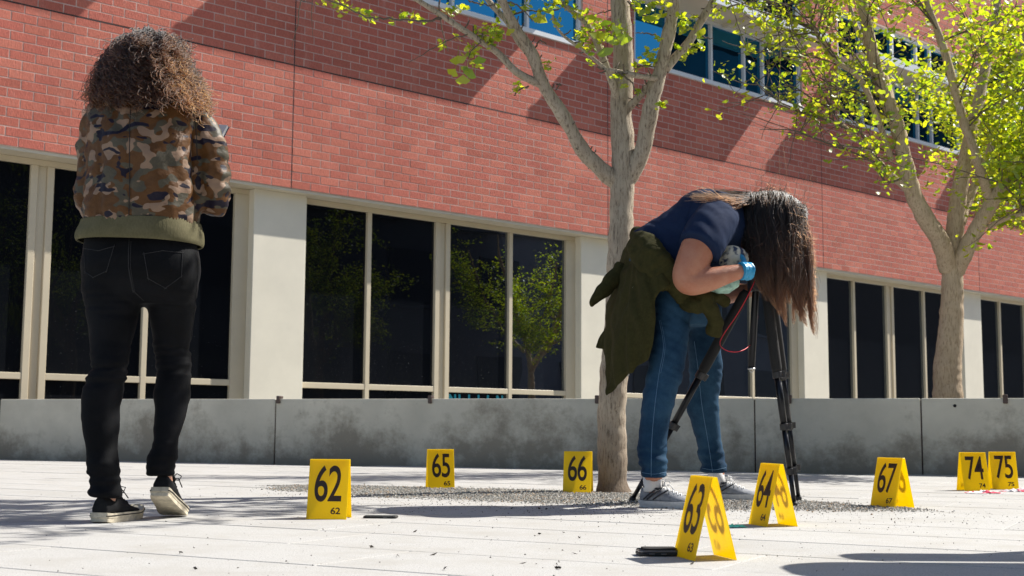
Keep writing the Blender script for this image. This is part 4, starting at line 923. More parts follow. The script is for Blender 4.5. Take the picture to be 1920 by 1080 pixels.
A = rings_loft(b, [((P(266, 420).x, 4.355, zt+.012), V((.192, 0, 0)), V((0, .147, 0))), ((P(266, 420).x, 4.355, zt-.006), V((.197, 0, 0)), V((0, .152, 0))), ((P(265, 420).x, 4.355, (zt+zb_)/2), V((.206, 0, .0)), V((0, .156, 0))), ((P(265, 420).x, 4.355, zb_+.01), V((.208, 0, -.004)), V((0, .155, -.0))), ((P(265, 420).x, 4.355, zb_), V((.204, 0, -.006)), V((0, .151, 0)))], 22, 180, 2.35, False)
n_ = 180
for i, p in enumerate(b.v):
    j = i % n_; q = V(p); c_ = V((P(265, 420).x, 4.355, q.z)); rr_ = (q-c_).normalized(); w_ = math.sin(j*math.pi)*.0; b.v[i] = tuple(q+rr_*(.0016*(1 if j % 2 else -1)+.004*noise.noise(q*9)))
hb = putb(b, 'hem_band', M['rib'], pa, True, jk); s_ = hb.modifiers.new('t', 'SOLIDIFY'); s_.thickness = .006; s_.offset = -1
b = MB(); A_ = [(wrR+(elR-wrR)*t_) for t_ in (0.02, .2)]; b.tube([A_[0], A_[1]], [.034, .038], 24, False); c2 = putb(b, 'cuff', M['rib'], pa, True, jk); s_ = c2.modifiers.new('t', 'SOLIDIFY'); s_.thickness = .004
b = MB(); A_ = [(wrL+(elL-wrL)*t_) for t_ in (0.02, .2)]; b.tube([A_[0], A_[1]], [.034, .038], 24, False); c2 = putb(b, 'cuff', M['rib'], pa, True, jk); s_ = c2.modifiers.new('t', 'SOLIDIFY'); s_.thickness = .004
bv = bvh_of(jk); st = Seams(); seam(st, bv, [(246, 192), (243, 250), (243, 330), (241, 412)], .0013, 60); seam(st, bv, [(352, 185), (366, 230), (370, 300)], .0014, 40); put_seams(st, 'seam', M['stitch_k'], pa, jk)
M['canvas'] = weave('black_canvas', (.010, .0105, .0115), (.018, .0185, .020), .9, 300, 20, .2); M['cream_rubber'] = mat('dirty_rubber', (.56, .50, .38), .7, var=(40, .3)); M['black_lace'] = mat('black_lace', (.012, .012, .012), .9)
shoe(pa, hl, fy1, 0, .245, (M['canvas'], M['cream_rubber'], M['black_lace'], M['black_lace'], M['canvas']), True, 'shoe', True, 1.15)
shoe(pa, hr, fy2, pit2, .245, (M['canvas'], M['cream_rubber'], M['black_lace'], M['black_lace'], M['canvas']), True, 'shoe', True, 1.15)
# curly hair
b = MB(); mb_e(b, hc+V((0, -.02, .01)), (.088, .10, .098), V((1, 0, 0)), V((0, 1, 0)), V((0, 0, 1)))
for x, y, Y, r in ((225, 150, 4.36, .075), (330, 150, 4.38, .075), (275, 160, 4.31, .085), (200, 170, 4.36, .050), (350, 170, 4.36, .05), (245, 112, 4.34, .088), (310, 112, 4.36, .088), (275, 150, 4.46, .09)): mb_e(b, P(x, y, Y), (r, r*.9, r*.8), V((1, 0, 0)), V((0, 1, 0)), V((0, 0, 1)))
me = remesh(b, .012, 4); displace(me, lambda p, n__: .014*nz(p, 22, 22, 22)-.008); hm = put(me, 'hair', M['hair_mass'], pa)
SIL = [(46, 250, 312), (80, 212, 347), (110, 197, 355), (140, 182, 369), (165, 166, 383), (190, 162, 394), (215, 178, 398)]
def sil(y):
    for i in range(len(SIL)-1):
        if y <= SIL[i+1][0]: t_ = max(0, (y-SIL[i][0])/(SIL[i+1][0]-SIL[i][0])); return SIL[i][1]+(SIL[i+1][1]-SIL[i][1])*t_, SIL[i][2]+(SIL[i+1][2]-SIL[i][2])*t_
    return SIL[-1][1:]
rn = random.Random(21); strands = []; gold = []
for c_i in range(640):
    u = rn.uniform(-1, 1); yt = rn.choice((rn.uniform(78, 150), rn.uniform(120, 190), rn.uniform(160, 194), rn.uniform(168, 204)))
    if u > .6: yt += rn.uniform(0, 22)*(1 if yt > 160 else 0)
    lo, hi_ = sil(yt); xc, hw = (lo+hi_)/2, (hi_-lo)/2; fr = rn.random() < .86
    u2 = math.copysign(abs(u)**.75, u); x = xc+hw*u2*rn.uniform(.86, 1.02)+rn.gauss(0, 3); rad = math.sqrt(max(0, 1-u2*u2)); Y = 4.38-(.20*rad if fr else -.14*rad)*rn.uniform(.8, 1.08)
    tip = P(x, yt, Y); root_ = hc+V((.080*u2*rn.uniform(.35, 1), (-.088*rad if fr else .05)*rn.uniform(.3, 1.0), .100*math.sqrt(max(.05, 1-.6*u2*u2))*rn.uniform(.35, 1.1)+.014))
    mid = root_.lerp(tip, .5); out = (mid-hc); out.z *= .8; mid += out.normalized()*rn.uniform(.03, .06)+V((0, 0, .012))
    k = 30; amp = rn.uniform(.006, .013); wl = rn.uniform(.028, .050); L = (tip-root_).length; ph = rn.uniform(0, 6.28); w_ = rn.uniform(.006, .011)
    for q in range(9):
        o_ = V((rn.gauss(0, w_), rn.gauss(0, w_), rn.gauss(0, w_))); a0 = rn.gauss(0, .35); am = amp*rn.uniform(.7, 1.25); t2 = tip+o_*.8
        if rn.random() < .13: t2 = t2+(t2-hc).normalized()*rn.uniform(.012, .055)+V((0, 0, -rn.uniform(0, .02)))
        s_ = []
        for j in range(k):
            t_ = j/(k-1); p = (root_+o_*.7)*(1-t_)**2+(mid+o_)*2*t_*(1-t_)+t2*t_*t_; a = ph+a0+t_*L/wl*6.28; g_ = min(1, t_*2.5)*am
            s_.append(tuple(p+V((math.cos(a)*g_+rn.gauss(0, .0007), math.sin(a+.5)*g_*.8+rn.gauss(0, .0007), math.sin(a)*g_*.8+rn.gauss(0, .0006)))))
        (gold if (rn.random() < (.42 if u > .3 and yt > 110 else .05)) else strands).append(s_)
M['hair_gold'] = hair_mat('golden_curls', (.005, .002, .001), (.11, .038, .009), .42)
g_o = hair_curves('golden_strands', gold, .0011, .0006, M['hair_gold'], pa); g_o.parent = hm; g_o.location = (0, 0, 0)
hair_curves('hair_strands', strands, .00115, .0006, M['hair_curly'], pa).parent = hm
for c_ in hm.children: c_.location = (0, 0, 0)
# the notepad in the raised hand
M['paper'] = mat('paper', (.80, .80, .78), .7); npd = empty('notepad', P(402, 258, 4.64)); tag(npd, 'white notepad held up in the right hand of the camouflage jacket wearer', 'notepad')
o = slab('pages', .075, .11, .012, .003, M['paper'], npd); o.rotation_euler = (math.radians(62), math.radians(8), math.radians(-20)); o = slab('cover', .078, .113, .002, .003, mat('navy_card', (.02, .03, .09), .5), npd, (0, 0, -.003)); o.rotation_euler = (math.radians(62), math.radians(8), math.radians(-20))
# ------------------------------------------------------------------ person bending over the tripod
PB = V((.80, 5.42, 0)); YB = 5.42
pb_root = V(PB)
def Q(x, y, Y=YB): return at(x, y, Y)
def orow(a, b_, Y, dp): p, q = at(a[0], a[1], Y), at(b_[0], b_[1], Y); return ((p+q)/2, (q-p)/2, V((0, dp, 0)))
b = MB()
hc2 = Q(1452, 416, 5.36); up2, fw2 = V((.86, -.05, .34)), V((.34, -.12, -.92))
head_blobs(b, hc2, up2, fw2)
b.tube([Q(1375, 410, 5.38), Q(1405, 405, 5.37), Q(1435, 408, 5.36)], [.070, .056, .055], 14)
rings_loft(b, [orow((1178, 455), (1258, 560), YB, .17), orow((1204, 442), (1275, 550), YB, .165), orow((1247, 414), (1312, 530), YB, .175), orow((1300, 374), (1355, 490), YB, .185), orow((1345, 370), (1385, 465), YB, .17), orow((1385, 378), (1402, 440), YB, .10)], 40, 24)
rings_loft(b, [prow(470, 1185, 1275, YB, .16), prow(520, 1198, 1283, YB, .16), prow(565, 1218, 1308, YB, .14)], 24, 24)
for pts in ([(1262, 560, 5.34, .070), (1256, 640, 5.27, .062), (1246, 700, 5.23, .054), (1230, 770, 5.20, .050), (1224, 850, 5.18, .042), (1226, 900, 5.175, .036)], [(1308, 560, 5.52, .070), (1319, 640, 5.585, .058), (1323, 690, 5.62, .052), (1319, 770, 5.665, .048), (1332, 840, 5.69, .040), (1338, 885, 5.69, .036)]): pline(b, pts, 16, 30)
# near arm, far arm
NA = [(1345, 415, 5.25, .082), (1320, 445, 5.16, .076), (1298, 492, 5.12, .068), (1287, 520, 5.11, .058), (1298, 530, 5.105, .053), (1330, 524, 5.105, .049), (1362, 515, 5.11, .039), (1392, 508, 5.12, .030)]
pline(b, NA, 18, 44)
pline(b, [(1350, 420, 5.56, .078), (1345, 470, 5.64, .066), (1342, 530, 5.64, .050), (1352, 552, 5.60, .046), (1385, 548, 5.48, .038), (1405, 545, 5.42, .031)], 16, 40)
wn, wf = Q(1394, 508, 5.12), Q(1405, 546, 5.42)
hand_blobs(b, wn, V((.42, .9, .10)), V((-.9, .4, .1)), V((0, .1, 1)), .9, .92); hand_blobs(b, wf, V((.6, -.35, .45)), V((.1, .0, 1)), V((.3, -.8, .2)), .8)
s1 = gnd(1203, 951); s1.z = 0; s2 = gnd(1325, 937); s2.z = 0; sy1, sy2 = math.radians(-24), math.radians(-14)
for h0, yw in ((s1, sy1), (s2, sy2)):
    d = V((math.cos(yw), math.sin(yw), 0)); b.tube([h0+d*.05+V((0, 0, .13)), h0+d*.05+V((0, 0, .06)), h0+d*.11+V((0, 0, .036)), h0+d*.18+V((0, 0, .026))], [.034, .031, .018, .012], 12)
me = remesh(b, .0075, 5); me.materials.append(M['skin_b']); me.polygons.foreach_set('use_smooth', [True]*len(me.polygons)); localize(me, PB)
pb = link('person', me); pb.location = PB
tag(pb, 'person bent over a camera tripod, long dark hair hanging down, navy T-shirt and blue jeans', 'person', 'people working on the plaza')
up, fw = up2.normalized(), fw2.normalized(); rt = fw.cross(up)
for sx in (-1, 1):
    e = MB(); e.sphere(hc2+rt*.030*sx+fw*.070+up*-.012, .012, 12, 8); putb(e, 'eye', mat('eye', (.5, .45, .42), .2), pb)
# jeans
b = MB()
rings_loft(b, [prow(485, 1178, 1268, YB, .165), prow(520, 1186, 1290, YB, .19), prow(560, 1200, 1322, YB, .195), prow(590, 1215, 1335, YB, .18), prow(612, 1232, 1325, YB, .12)], 40, 40, 2.4)
rings_loft(b, [prow(530, 1208, 1298, 5.33, .10), prow(570, 1216, 1298, 5.30, .098), prow(600, 1222, 1294, 5.285, .094), prow(644, 1219, 1290, 5.26, .090), prow(689, 1214, 1284, 5.23, .082), prow(711, 1210, 1278, 5.22, .079), prow(733, 1205, 1271, 5.21, .077), prow(778, 1201, 1259, 5.195, .073), prow(822, 1198, 1252, 5.185, .066), prow(849, 1196, 1249, 5.18, .064), prow(867, 1199, 1250, 5.175, .062), prow(893, 1203, 1250, 5.17, .058)], 90, 30, 2.15)
rings_loft(b, [prow(530, 1265, 1345, 5.50, .10), prow(570, 1275, 1352, 5.53, .096), prow(610, 1284, 1352, 5.56, .09), prow(644, 1288, 1351, 5.585, .085), prow(689, 1292, 1354, 5.62, .08), prow(711, 1293, 1353, 5.635, .076), prow(733, 1289, 1350, 5.65, .074), prow(755, 1287, 1348, 5.66, .073), prow(778, 1291, 1349, 5.67, .071), prow(800, 1297, 1350, 5.68, .068), prow(822, 1304, 1352, 5.69, .064), prow(844, 1310, 1354, 5.695, .061), prow(867, 1313, 1361, 5.695, .061), prow(885, 1316, 1362, 5.69, .058)], 90, 30, 2.15)
me = remesh(b, .0068, 3)
def wr_b(p, n_):
    x, y = proj(p); near = p.y < 5.44; d = .0035*nz(p, 8, 8, 18)+.0018*nz(p, 18, 18, 36, 3)
    for yy, w_, a_ in ((705, 24, .0085), (600, 46, .006), (655, 20, .004), (760, 30, .004)): d += a_*math.exp(-((y-yy)/w_)**2)*nz(V((p.x+p.z*.5, p.y, p.z+p.x*.5)), 9, 8, 36, yy*.1)
    an = 1/(1+math.exp(-(y-(848 if near else 838))/9)); d += an*(.013*nz(p, 6, 6, 46, 9)+.003); return d
displace(me, wr_b); jb = put(me, 'jeans', M['blue_denim'], pb)
bv = bvh_of(jb); st = Seams()
seam(st, bv, [(1236, 600), (1244, 650), (1236, 700), (1228, 760), (1222, 830), (1221, 893)], .0011, 70); seam(st, bv, [(1302, 640), (1310, 700), (1316, 760), (1328, 830), (1336, 884)], .0011, 60); seam(st, bv, [(1239, 600), (1247, 650), (1239, 700)], .0008, 40)
for (x0, x1, y) in ((1204, 1249, 886), (1317, 1361, 878)): seam(st, bv, [(x0, y), ((x0+x1)/2, y+3), (x1, y-1)], .0009, 24)
put_seams(st, 'stitching', M['stitch'], pb, jb)
# T-shirt
b = MB()
rings_loft(b, [orow((1186, 436), (1266, 566), YB, .185), orow((1206, 424), (1285, 560), YB, .195), orow((1234, 406), (1308, 548), YB, .20), orow((1263, 384), (1335, 525), YB, .208), orow((1295, 361), (1358, 500), YB, .208), orow((1330, 359), (1380, 478), YB, .198), orow((1362, 365), (1398, 455), YB, .16), orow((1392, 376), (1408, 436), YB, .10)], 60, 40, 2.3)
pline(b, [(1352, 402, 5.30, .088), (1336, 424, 5.20, .097), (1318, 452, 5.14, .096), (1309, 467, 5.118, .0945)], 26, 30)
pline(b, [(1352, 405, 5.52, .088), (1345, 450, 5.62, .092), (1342, 480, 5.645, .088)], 24, 24)
me = remesh(b, .0075, 4)
def wr_t(p, n_):
    x, y = proj(p); d = .004*nz(p, 8, 8, 8)+.0035*nz(V((p.x+p.z*.8, p.y, p.z-p.x*.5)), 26, 8, 9, 4)
    near = p.y < 5.2
    if near and x < 1300 and y > 400: d -= .008*math.exp(-((x-1270-(440-y)*.35)/7)**2)
    if y > 410 and not near: d += .004*nz(V((p.x*.6+p.z, p.y, 0)), 40, 6, 1, 6)
    return d
displace(me, wr_t); ts = put(me, 'shirt', M['navy'], pb)
bv = bvh_of(ts)
for pts_ in ([(1281, 437), (1300, 459), (1320, 476), (1338, 486)], [(1283, 432), (1303, 454), (1323, 471), (1341, 481)], [(1300, 368), (1290, 400), (1283, 432)]):
    st = Seams(); seam(st, bv, pts_, .0011, 40); put_seams(st, 'stitching', M['navy'], pb, ts)
# cropped blue glove on the near hand, pale mint cloth, tie-dyed scarf end
M['blue_glove'] = mat('blue_nitrile', (.02, .30, .55), .4, var=(40, .25), bump=(60, .5)); M['mint_cloth'] = mat('mint_cloth', (.36, .56, .47), .8, var=(30, .25), bump=(60, .5))
b = MB(); dq = V((.85, .35, .05)).normalized(); w0 = wn-dq*.014
b.tube([w0, w0+dq*.006, w0+dq*.030, w0+dq*.05], [.040, .037, .035, .036], 24); hand_blobs(b, wn, V((.42, .9, .10)), V((-.9, .4, .1)), V((0, .1, 1)), .9, 1.03); me = remesh(b, .004, 2); displace(me, lambda p, n__: .0025*nz(V((p.x, p.y, p.z)), 150, 40, 40)); gv = put(me, 'glove', M['blue_glove'], pb)
def blanket(rows, name, mt, root, parent=None, thick=.006, nu=34, nv=34, wr=None, seedoff=0):
    G = np.array([[tuple(at(*q)) for q in r] for r in rows]); A = np.array([catmull(r, nu) for r in G]); B = np.array([catmull(A[:, j], nv) for j in range(nu)]).transpose(1, 0, 2)
    mb = MB(); mb.v = [tuple(q) for q in B.reshape(-1, 3)]; mb.f = [(i*nu+j, i*nu+j+1, (i+1)*nu+j+1, (i+1)*nu+j) for i in range(nv-1) for j in range(nu-1)]; mb.mi = [0]*len(mb.f)
    me = mb.mesh(name, mt, True)
    if wr: displace(me, wr)
    o = put(me, name, mt, root, True, parent); s_ = o.modifiers.new('t', 'SOLIDIFY'); s_.thickness = thick; s_.offset = 0; u = o.modifiers.new('s', 'SUBSURF'); u.levels = 1; u.render_levels = 1; return o, B
blanket([[(1325, 536, 5.22), (1345, 528, 5.20), (1368, 524, 5.2), (1384, 520, 5.22)], [(1320, 542, 5.22), (1342, 541, 5.19), (1370, 540, 5.2), (1386, 534, 5.24)], [(1334, 547, 5.24), (1350, 550, 5.22), (1366, 549, 5.24), (1376, 542, 5.28)]], 'cloth', M['mint_cloth'], pb, None, .004, 20, 14, lambda p, n__: .006*nz(p, 40, 30, 60))
m = mat('tie_dye', (.5, .5, .42), .85); n, l, bb = nodes(m); g = n.new('ShaderNodeNewGeometry'); l.new(mix_n(n, l, thresh(n, l, noise_n(n, l, g.outputs['Position'], 26, 3), .44, .54), (.03, .05, .10), (.55, .54, .45)), bb.inputs['Base Color']); M['tiedye'] = m
blanket([[(1352, 466, 5.2), (1372, 460, 5.18), (1392, 466, 5.2), (1402, 478, 5.25)], [(1350, 484, 5.19), (1370, 480, 5.165), (1392, 484, 5.18), (1403, 492, 5.24)], [(1345, 506, 5.2), (1366, 502, 5.18), (1390, 500, 5.2), (1400, 508, 5.26)]], 'scarf', M['tiedye'], pb, None, .006, 24, 20, lambda p, n__: .008*nz(p, 40, 30, 50))
# olive jacket tied round the waist
b = MB()
roll = [(1196, 440, 5.50, .034), (1205, 452, 5.30, .044), (1222, 470, 5.21, .050), (1243, 496, 5.18, .052), (1262, 525, 5.18, .048), (1280, 552, 5.19, .044), (1302, 570, 5.24, .036)]
b2 = MB(); pline(b2, roll, 20, 40); pline(b2, [(1188, 462, 5.55, .03), (1196, 470, 5.32, .046), (1214, 490, 5.215, .052), (1236, 515, 5.185, .052), (1256, 538, 5.18, .04)], 20, 40)
pline(b2, [(1196, 440, 5.50, .035), (1200, 442, 5.58, .04), (1225, 470, 5.66, .045), (1280, 545, 5.64, .04), (1305, 572, 5.5, .035), (1302, 570, 5.24, .034)], 16, 40)
me = remesh(b2, .008, 4); displace(me, lambda p, n__: .010*nz(V((p.x+p.z, p.y, p.z)), 20, 12, 12)+.006*nz(V((p.x*1.2-p.z, p.y, p.z)), 34, 18, 30, 3)); tj = put(me, 'tied_jacket', M['olive'], pb)
fold = lambda p, n__: .034*abs(nz(V((p.x+p.z*.22, p.y, p.z*.25)), 19, 12, 4, 2))+.008*nz(V((p.x+p.z*.3, p.y, p.z)), 26, 20, 7, 4)
blanket([[(1172, 462, 5.62), (1190, 470, 5.34), (1214, 486, 5.20), (1240, 505, 5.145), (1262, 522, 5.15)], [(1156, 500, 5.62), (1174, 512, 5.32), (1202, 522, 5.17), (1232, 532, 5.125), (1254, 536, 5.13)], [(1142, 545, 5.60), (1164, 555, 5.30), (1192, 565, 5.16), (1218, 568, 5.115), (1232, 556, 5.12)],
         [(1134, 590, 5.58), (1156, 602, 5.28), (1184, 612, 5.15), (1210, 614, 5.11), (1229, 600, 5.115)], [(1130, 635, 5.54), (1150, 650, 5.27), (1178, 655, 5.15), (1204, 654, 5.11), (1225, 640, 5.11)], [(1134, 690, 5.45), (1148, 700, 5.27), (1172, 695, 5.16), (1200, 680, 5.12), (1219, 664, 5.11)], [(1135, 741, 5.32), (1152, 727, 5.27), (1176, 708, 5.18), (1202, 688, 5.13), (1217, 672, 5.115)]], 'back_panel', M['olive'], pb, tj, .007, 40, 44, fold)
blanket([[(1178, 470, 5.62), (1165, 505, 5.60), (1160, 540, 5.58)], [(1150, 530, 5.60), (1142, 560, 5.56), (1148, 590, 5.50)], [(1134, 590, 5.58), (1138, 610, 5.50), (1152, 630, 5.42)], [(1117, 652, 5.56), (1134, 655, 5.48), (1150, 653, 5.40)]], 'front_panel', M['olive'], pb, tj, .007, 24, 30, fold)
b2 = MB(); pline(b2, [(1168, 500, 5.48, .035), (1145, 530, 5.44, .038), (1128, 548, 5.42, .030), (1113, 566, 5.40, .018), (1109, 576, 5.40, .008)], 14, 30); me = remesh(b2, .007, 3); displace(me, lambda p, n__: .008*nz(p, 24, 24, 24)); put(me, 'sleeve', M['olive'], pb, True, tj)
b2 = MB(); pline(b2, [(1290, 553, 5.19, .036), (1318, 562, 5.17, .040), (1332, 580, 5.17, .036), (1340, 602, 5.19, .034), (1338, 628, 5.22, .034)], 18, 34); pline(b2, [(1285, 560, 5.2, .04), (1300, 572, 5.16, .036), (1316, 576, 5.14, .034)], 18, 20); pline(b2, [(1325, 555, 5.24, .03), (1345, 556, 5.26, .026), (1362, 568, 5.30, .022)], 12, 20); me = remesh(b2, .007, 3); displace(me, lambda p, n__: .010*nz(p, 22, 22, 26)); put(me, 'knotted_sleeve', M['olive'], pb, True, tj)
st_l = []; bq = BVHTree.FromPolygons([v.co+PB for c in tj.children if c.name.startswith('back_panel') for v in c.data.vertices], [tuple(p.vertices) for c in tj.children if c.name.startswith('back_panel') for p in c.data.polygons])
for pts in ([(1142, 728), (1164, 710), (1190, 689), (1216, 663)], [(1150, 738), (1170, 722), (1196, 700), (1217, 680)], [(1214, 530), (1205, 580), (1196, 630), (1190, 684)], [(1180, 520), (1168, 570), (1160, 620), (1158, 690)], [(1228, 560), (1223, 600), (1218, 650)]):
    q = drape(bq, pts, 40, .0045)
    if len(q) > 2: s1_ = MB(); s1_.tube(q, .0014, 5); st_l.append(s1_)
M['olive_seam'] = mat('olive_seam', (.014, .013, .005), .95); [putb(s1_, "seam", M["olive_seam"], pb, True, tj) for s1_ in st_l]
M['snap'] = mat('snap_metal', (.55, .52, .45), .35, metal=.9)
ch = [c for c in tj.children if c.name.startswith('back_panel')][0]; bv = BVHTree.FromPolygons([v.co+PB for v in ch.data.vertices], [tuple(p.vertices) for p in ch.data.polygons])
for x, y in ((1208, 658), (1176, 703), (1174, 604), (1188, 540)):
    q = drape(bv, [(x, y)]*3, 2, .004)
    if q: s_ = MB(); s_.tube([q[0]+V((0, .004, 0)), q[0]+V((.0, -.003, 0))], .0075, 14); putb(s_, 'snap_button', M['snap'], pb, False, tj)
# shoes
M['knit'] = m = weave('grey_knit', (.20, .21, .235), (.30, .31, .33), .9, 160, 60, .2); M['grey_rubber'] = mat('grey_rubber', (.50, .50, .50), .7, var=(40, .2)); M['white_lace'] = mat('white_lace', (.75, .75, .74), .9); M['charcoal'] = mat('charcoal_knit', (.035, .037, .045), .9, var=(80, .3)); M['sock'] = mat('white_sock', (.70, .70, .70), .95)
for h0, yw in ((s1, sy1), (s2, sy2)):
    upp, T = shoe(pb, h0, yw, 0, .262, (M['knit'], M['grey_rubber'], None, M['white_lace'], M['charcoal']), True)
    s_ = MB(); s_.tube([T(.045, 0, .065), T(.045, 0, .10), T(.043, 0, .135)], [.037, .036, .037], 18); putb(s_, 'sock', M['sock'], pb, True)
    s_ = MB()
    for sg in (-1, 1):
        for x0, x1 in ((.02, .07), (.035, .09), (.06, .125)): s_.tube([T(x0, .0375*sg, .034), T((x0+x1)/2, .0385*sg, .056), T(x1, .033*sg, .074)], .0032, 6)
    s_.tube([T(.0, -.012, .075), T(-.006, 0, .094), T(.0, .012, .075)], .003, 6); putb(s_, 'overlay', M['charcoal'], pb, True, upp)
# long hair
b = MB(); mb_e(b, hc2+V((.002, 0, .012)), (.118, .105, .098), V((1, 0, 0)), V((0, 1, 0)), V((0, 0, 1)))
for x, y, Y, rx, rz_ in ((1425, 420, 5.32, .085, .10), (1480, 412, 5.32, .075, .10), (1450, 470, 5.28, .078, .10), (1460, 515, 5.28, .050, .08), (1410, 400, 5.34, .07, .075), (1420, 455, 5.3, .055, .09)): mb_e(b, Q(x, y, Y), (rx, .062, rz_), V((1, 0, 0)), V((0, 1, 0)), V((0, 0, 1)))
me = remesh(b, .011, 4); displace(me, lambda p, n__: .010*nz(p, 50, 30, 10)-.004); hm2 = put(me, 'hair', M['hair_mass'], pb)
rn = random.Random(33); strands = []
GR = random.Random(5); GU = sorted(GR.random() for _ in range(24)); GX = [GR.gauss(0, 9)+(14 if q > .9 else 0) for q in GU]; GJ = [GR.uniform(-38, 16) for _ in GU]
def topy(x): return 355+abs((x-1448)/66)**2.2*(12 if x < 1448 else 36)
for i in range(4300):
    u = rn.random(); x0 = 1392+122*u; lay = rn.random(); far = lay > .82
    y0 = topy(x0)+2+abs(rn.gauss(0, 6)); Y0 = 5.35+rn.uniform(-.03, .03) if not far else 5.42
    yd = -.115 if not far else .09
    xt = 1432+84*(u**.9)+rn.gauss(0, 7); yt = 564+64*u-rn.expovariate(1/40)-(rn.uniform(0, 90) if rn.random() < .3 else 0); lean = rn.gauss(0, 4)
    if rn.random() < .03: xt += rn.uniform(5, 26)
    yk = rn.uniform(375, 470); xk = x0+(4 if u < .8 else -8*(u-.8)/.2)+rn.gauss(0, 3)
    dY = yd*math.sqrt(max(.15, 1-(2*u-1)**2*.8))*rn.uniform(.75, 1.05)
    pts = [at(x0, y0, Y0), at((x0+xk)/2, (y0*1.2+yk*.8)/2, Y0+dY*.75), at(xk, yk+15, Y0+dY), at(xk*.55+xt*.45+lean, yk*.5+yt*.5, 5.30+dY*.75+rn.gauss(0, .012)), at(xt, yt, 5.30+dY*.5+rn.gauss(0, .02))]
    if rn.random() < .25: pts[-1] += V((rn.uniform(-.02, .03), 0, rn.uniform(0, .012)))
    gd = min(range(len(GU)), key=lambda q: abs(GU[q]-u)); yt = yt+GJ[gd]; pts[-1] = at(xt, yt, 5.30+dY*.5); tgt = V(at(1432+84*(GU[gd]**.9)+GX[gd], pts[-1].z*0+yt, 5.30+dY*.55)); pts[-1] = pts[-1].lerp(V((tgt.x, tgt.y, pts[-1].z)), .84); pts[3] = pts[3].lerp(V((at(xk*.55+tgt.x*0+.45*(1432+84*(GU[gd]**.9)+GX[gd]), yk*.5+yt*.5, 5.30+dY*.75).x, pts[3].y, pts[3].z)), .45)
    C_ = catmull([tuple(p) for p in pts], 26); wv = rn.uniform(.001, .005); ph = rn.uniform(0, 6.3); fq = rn.uniform(2, 4.5)
    strands.append([tuple(V(c)+V((math.sin(gd*2.1+(1.3+gd%3*.45)*6.28*j/25)*.022*(j/25)**1.2+math.sin(ph+fq*6.28*j/25)*wv*j/25+rn.gauss(0, .00035), math.cos(ph+fq*6.28*j/25)*wv*j/25, 0))) for j, c in enumerate(C_)])
for i in range(900):                         # the hair lying over the back and shoulder
    v = rn.random(); x0, y0 = 1428+rn.gauss(0, 10), 372+rn.uniform(-12, 22); xt = 1293+v*80+rn.gauss(0, 6); yt = 357+(v**2)*48+rn.gauss(0, 5); Ya = 5.36-rn.uniform(-.06, .17)
    yy = 352+rn.uniform(0, 12)+(5.40-Ya)*60; pts = [at(x0, y0, 5.32), at(1405, yy+8, (Ya+5.32)/2), at((xt+1395)/2, yy+3+(yt-357)*.4, Ya), at(xt, max(yt, yy+2), Ya-.01)]
    if rn.random() < .05: pts[-1] += V((rn.uniform(-.02, .02), 0, rn.uniform(.01, .04)))
    C_ = catmull([tuple(p) for p in pts], 16); ph = rn.uniform(0, 6.3); strands.append([tuple(V(c)+V((0, math.sin(ph+j*.7)*.004, math.cos(ph+j*.6)*.003))) for j, c in enumerate(C_)])
for i in range(34):
    x0 = rn.uniform(1400, 1515); p0 = at(x0, topy(x0)+2, 5.33); d = V((rn.gauss(.1, .5), rn.gauss(-.2, .3), rn.uniform(.05, .8))).normalized(); L = rn.uniform(.02, .06)
    strands.append([tuple(p0+d*L*t_+V((0, 0, -t_*t_*.02))) for t_ in np.linspace(0, 1, 8)])
hair_curves('hair_strands', strands, .0014, .0003, M['hair_dark'], pb).parent = hm2; hm2.children[0].location = (0, 0, 0)
# ------------------------------------------------------------------ tripod and camera
M['alu'] = mat('black_aluminium', (.012, .013, .016), .28, metal=.6, spec=.6); M['foam'] = mat('black_foam', (.010, .010, .010), .85); M['lock'] = mat('black_plastic', (.018, .018, .020), .45)
ap = Q(1418, 527, 5.36); TP = V((ap.x, ap.y, 0)); tri = empty('tripod', TP); tag(tri, 'black camera tripod with spread telescopic legs standing on gravel under the bent person', 'tripod')
hub = MB(); hub.tube([ap+V((0, 0, -.045)), ap+V((0, 0, .02))], [.036, .042], 20); hb_ = putb(hub, 'hub', M['lock'], tri, False); bevel(hb_, .004)
cc = MB(); c0 = Q(1409, 690, 5.36); cc.tube([ap+V((0, 0, .06)), ap, V((c0.x, c0.y, c0.z))], [.0155, .0155, .0155], 16); ccol = putb(cc, 'centre_column', M['alu'], tri)
hk = MB(); hk.tube([c0, c0+V((0, 0, -.006))], [.017, .017], 16); hk.tube([c0+V((.008*math.cos(a), 0, -.010-.008*math.sin(a))) for a in np.linspace(-.5, 3.6, 12)], .0016, 6); putb(hk, 'hook', M['steel'], tri, True, ccol)
f1 = gnd(1183, 942); f2 = gnd(1490, 951); f3 = gnd(1498, 939)
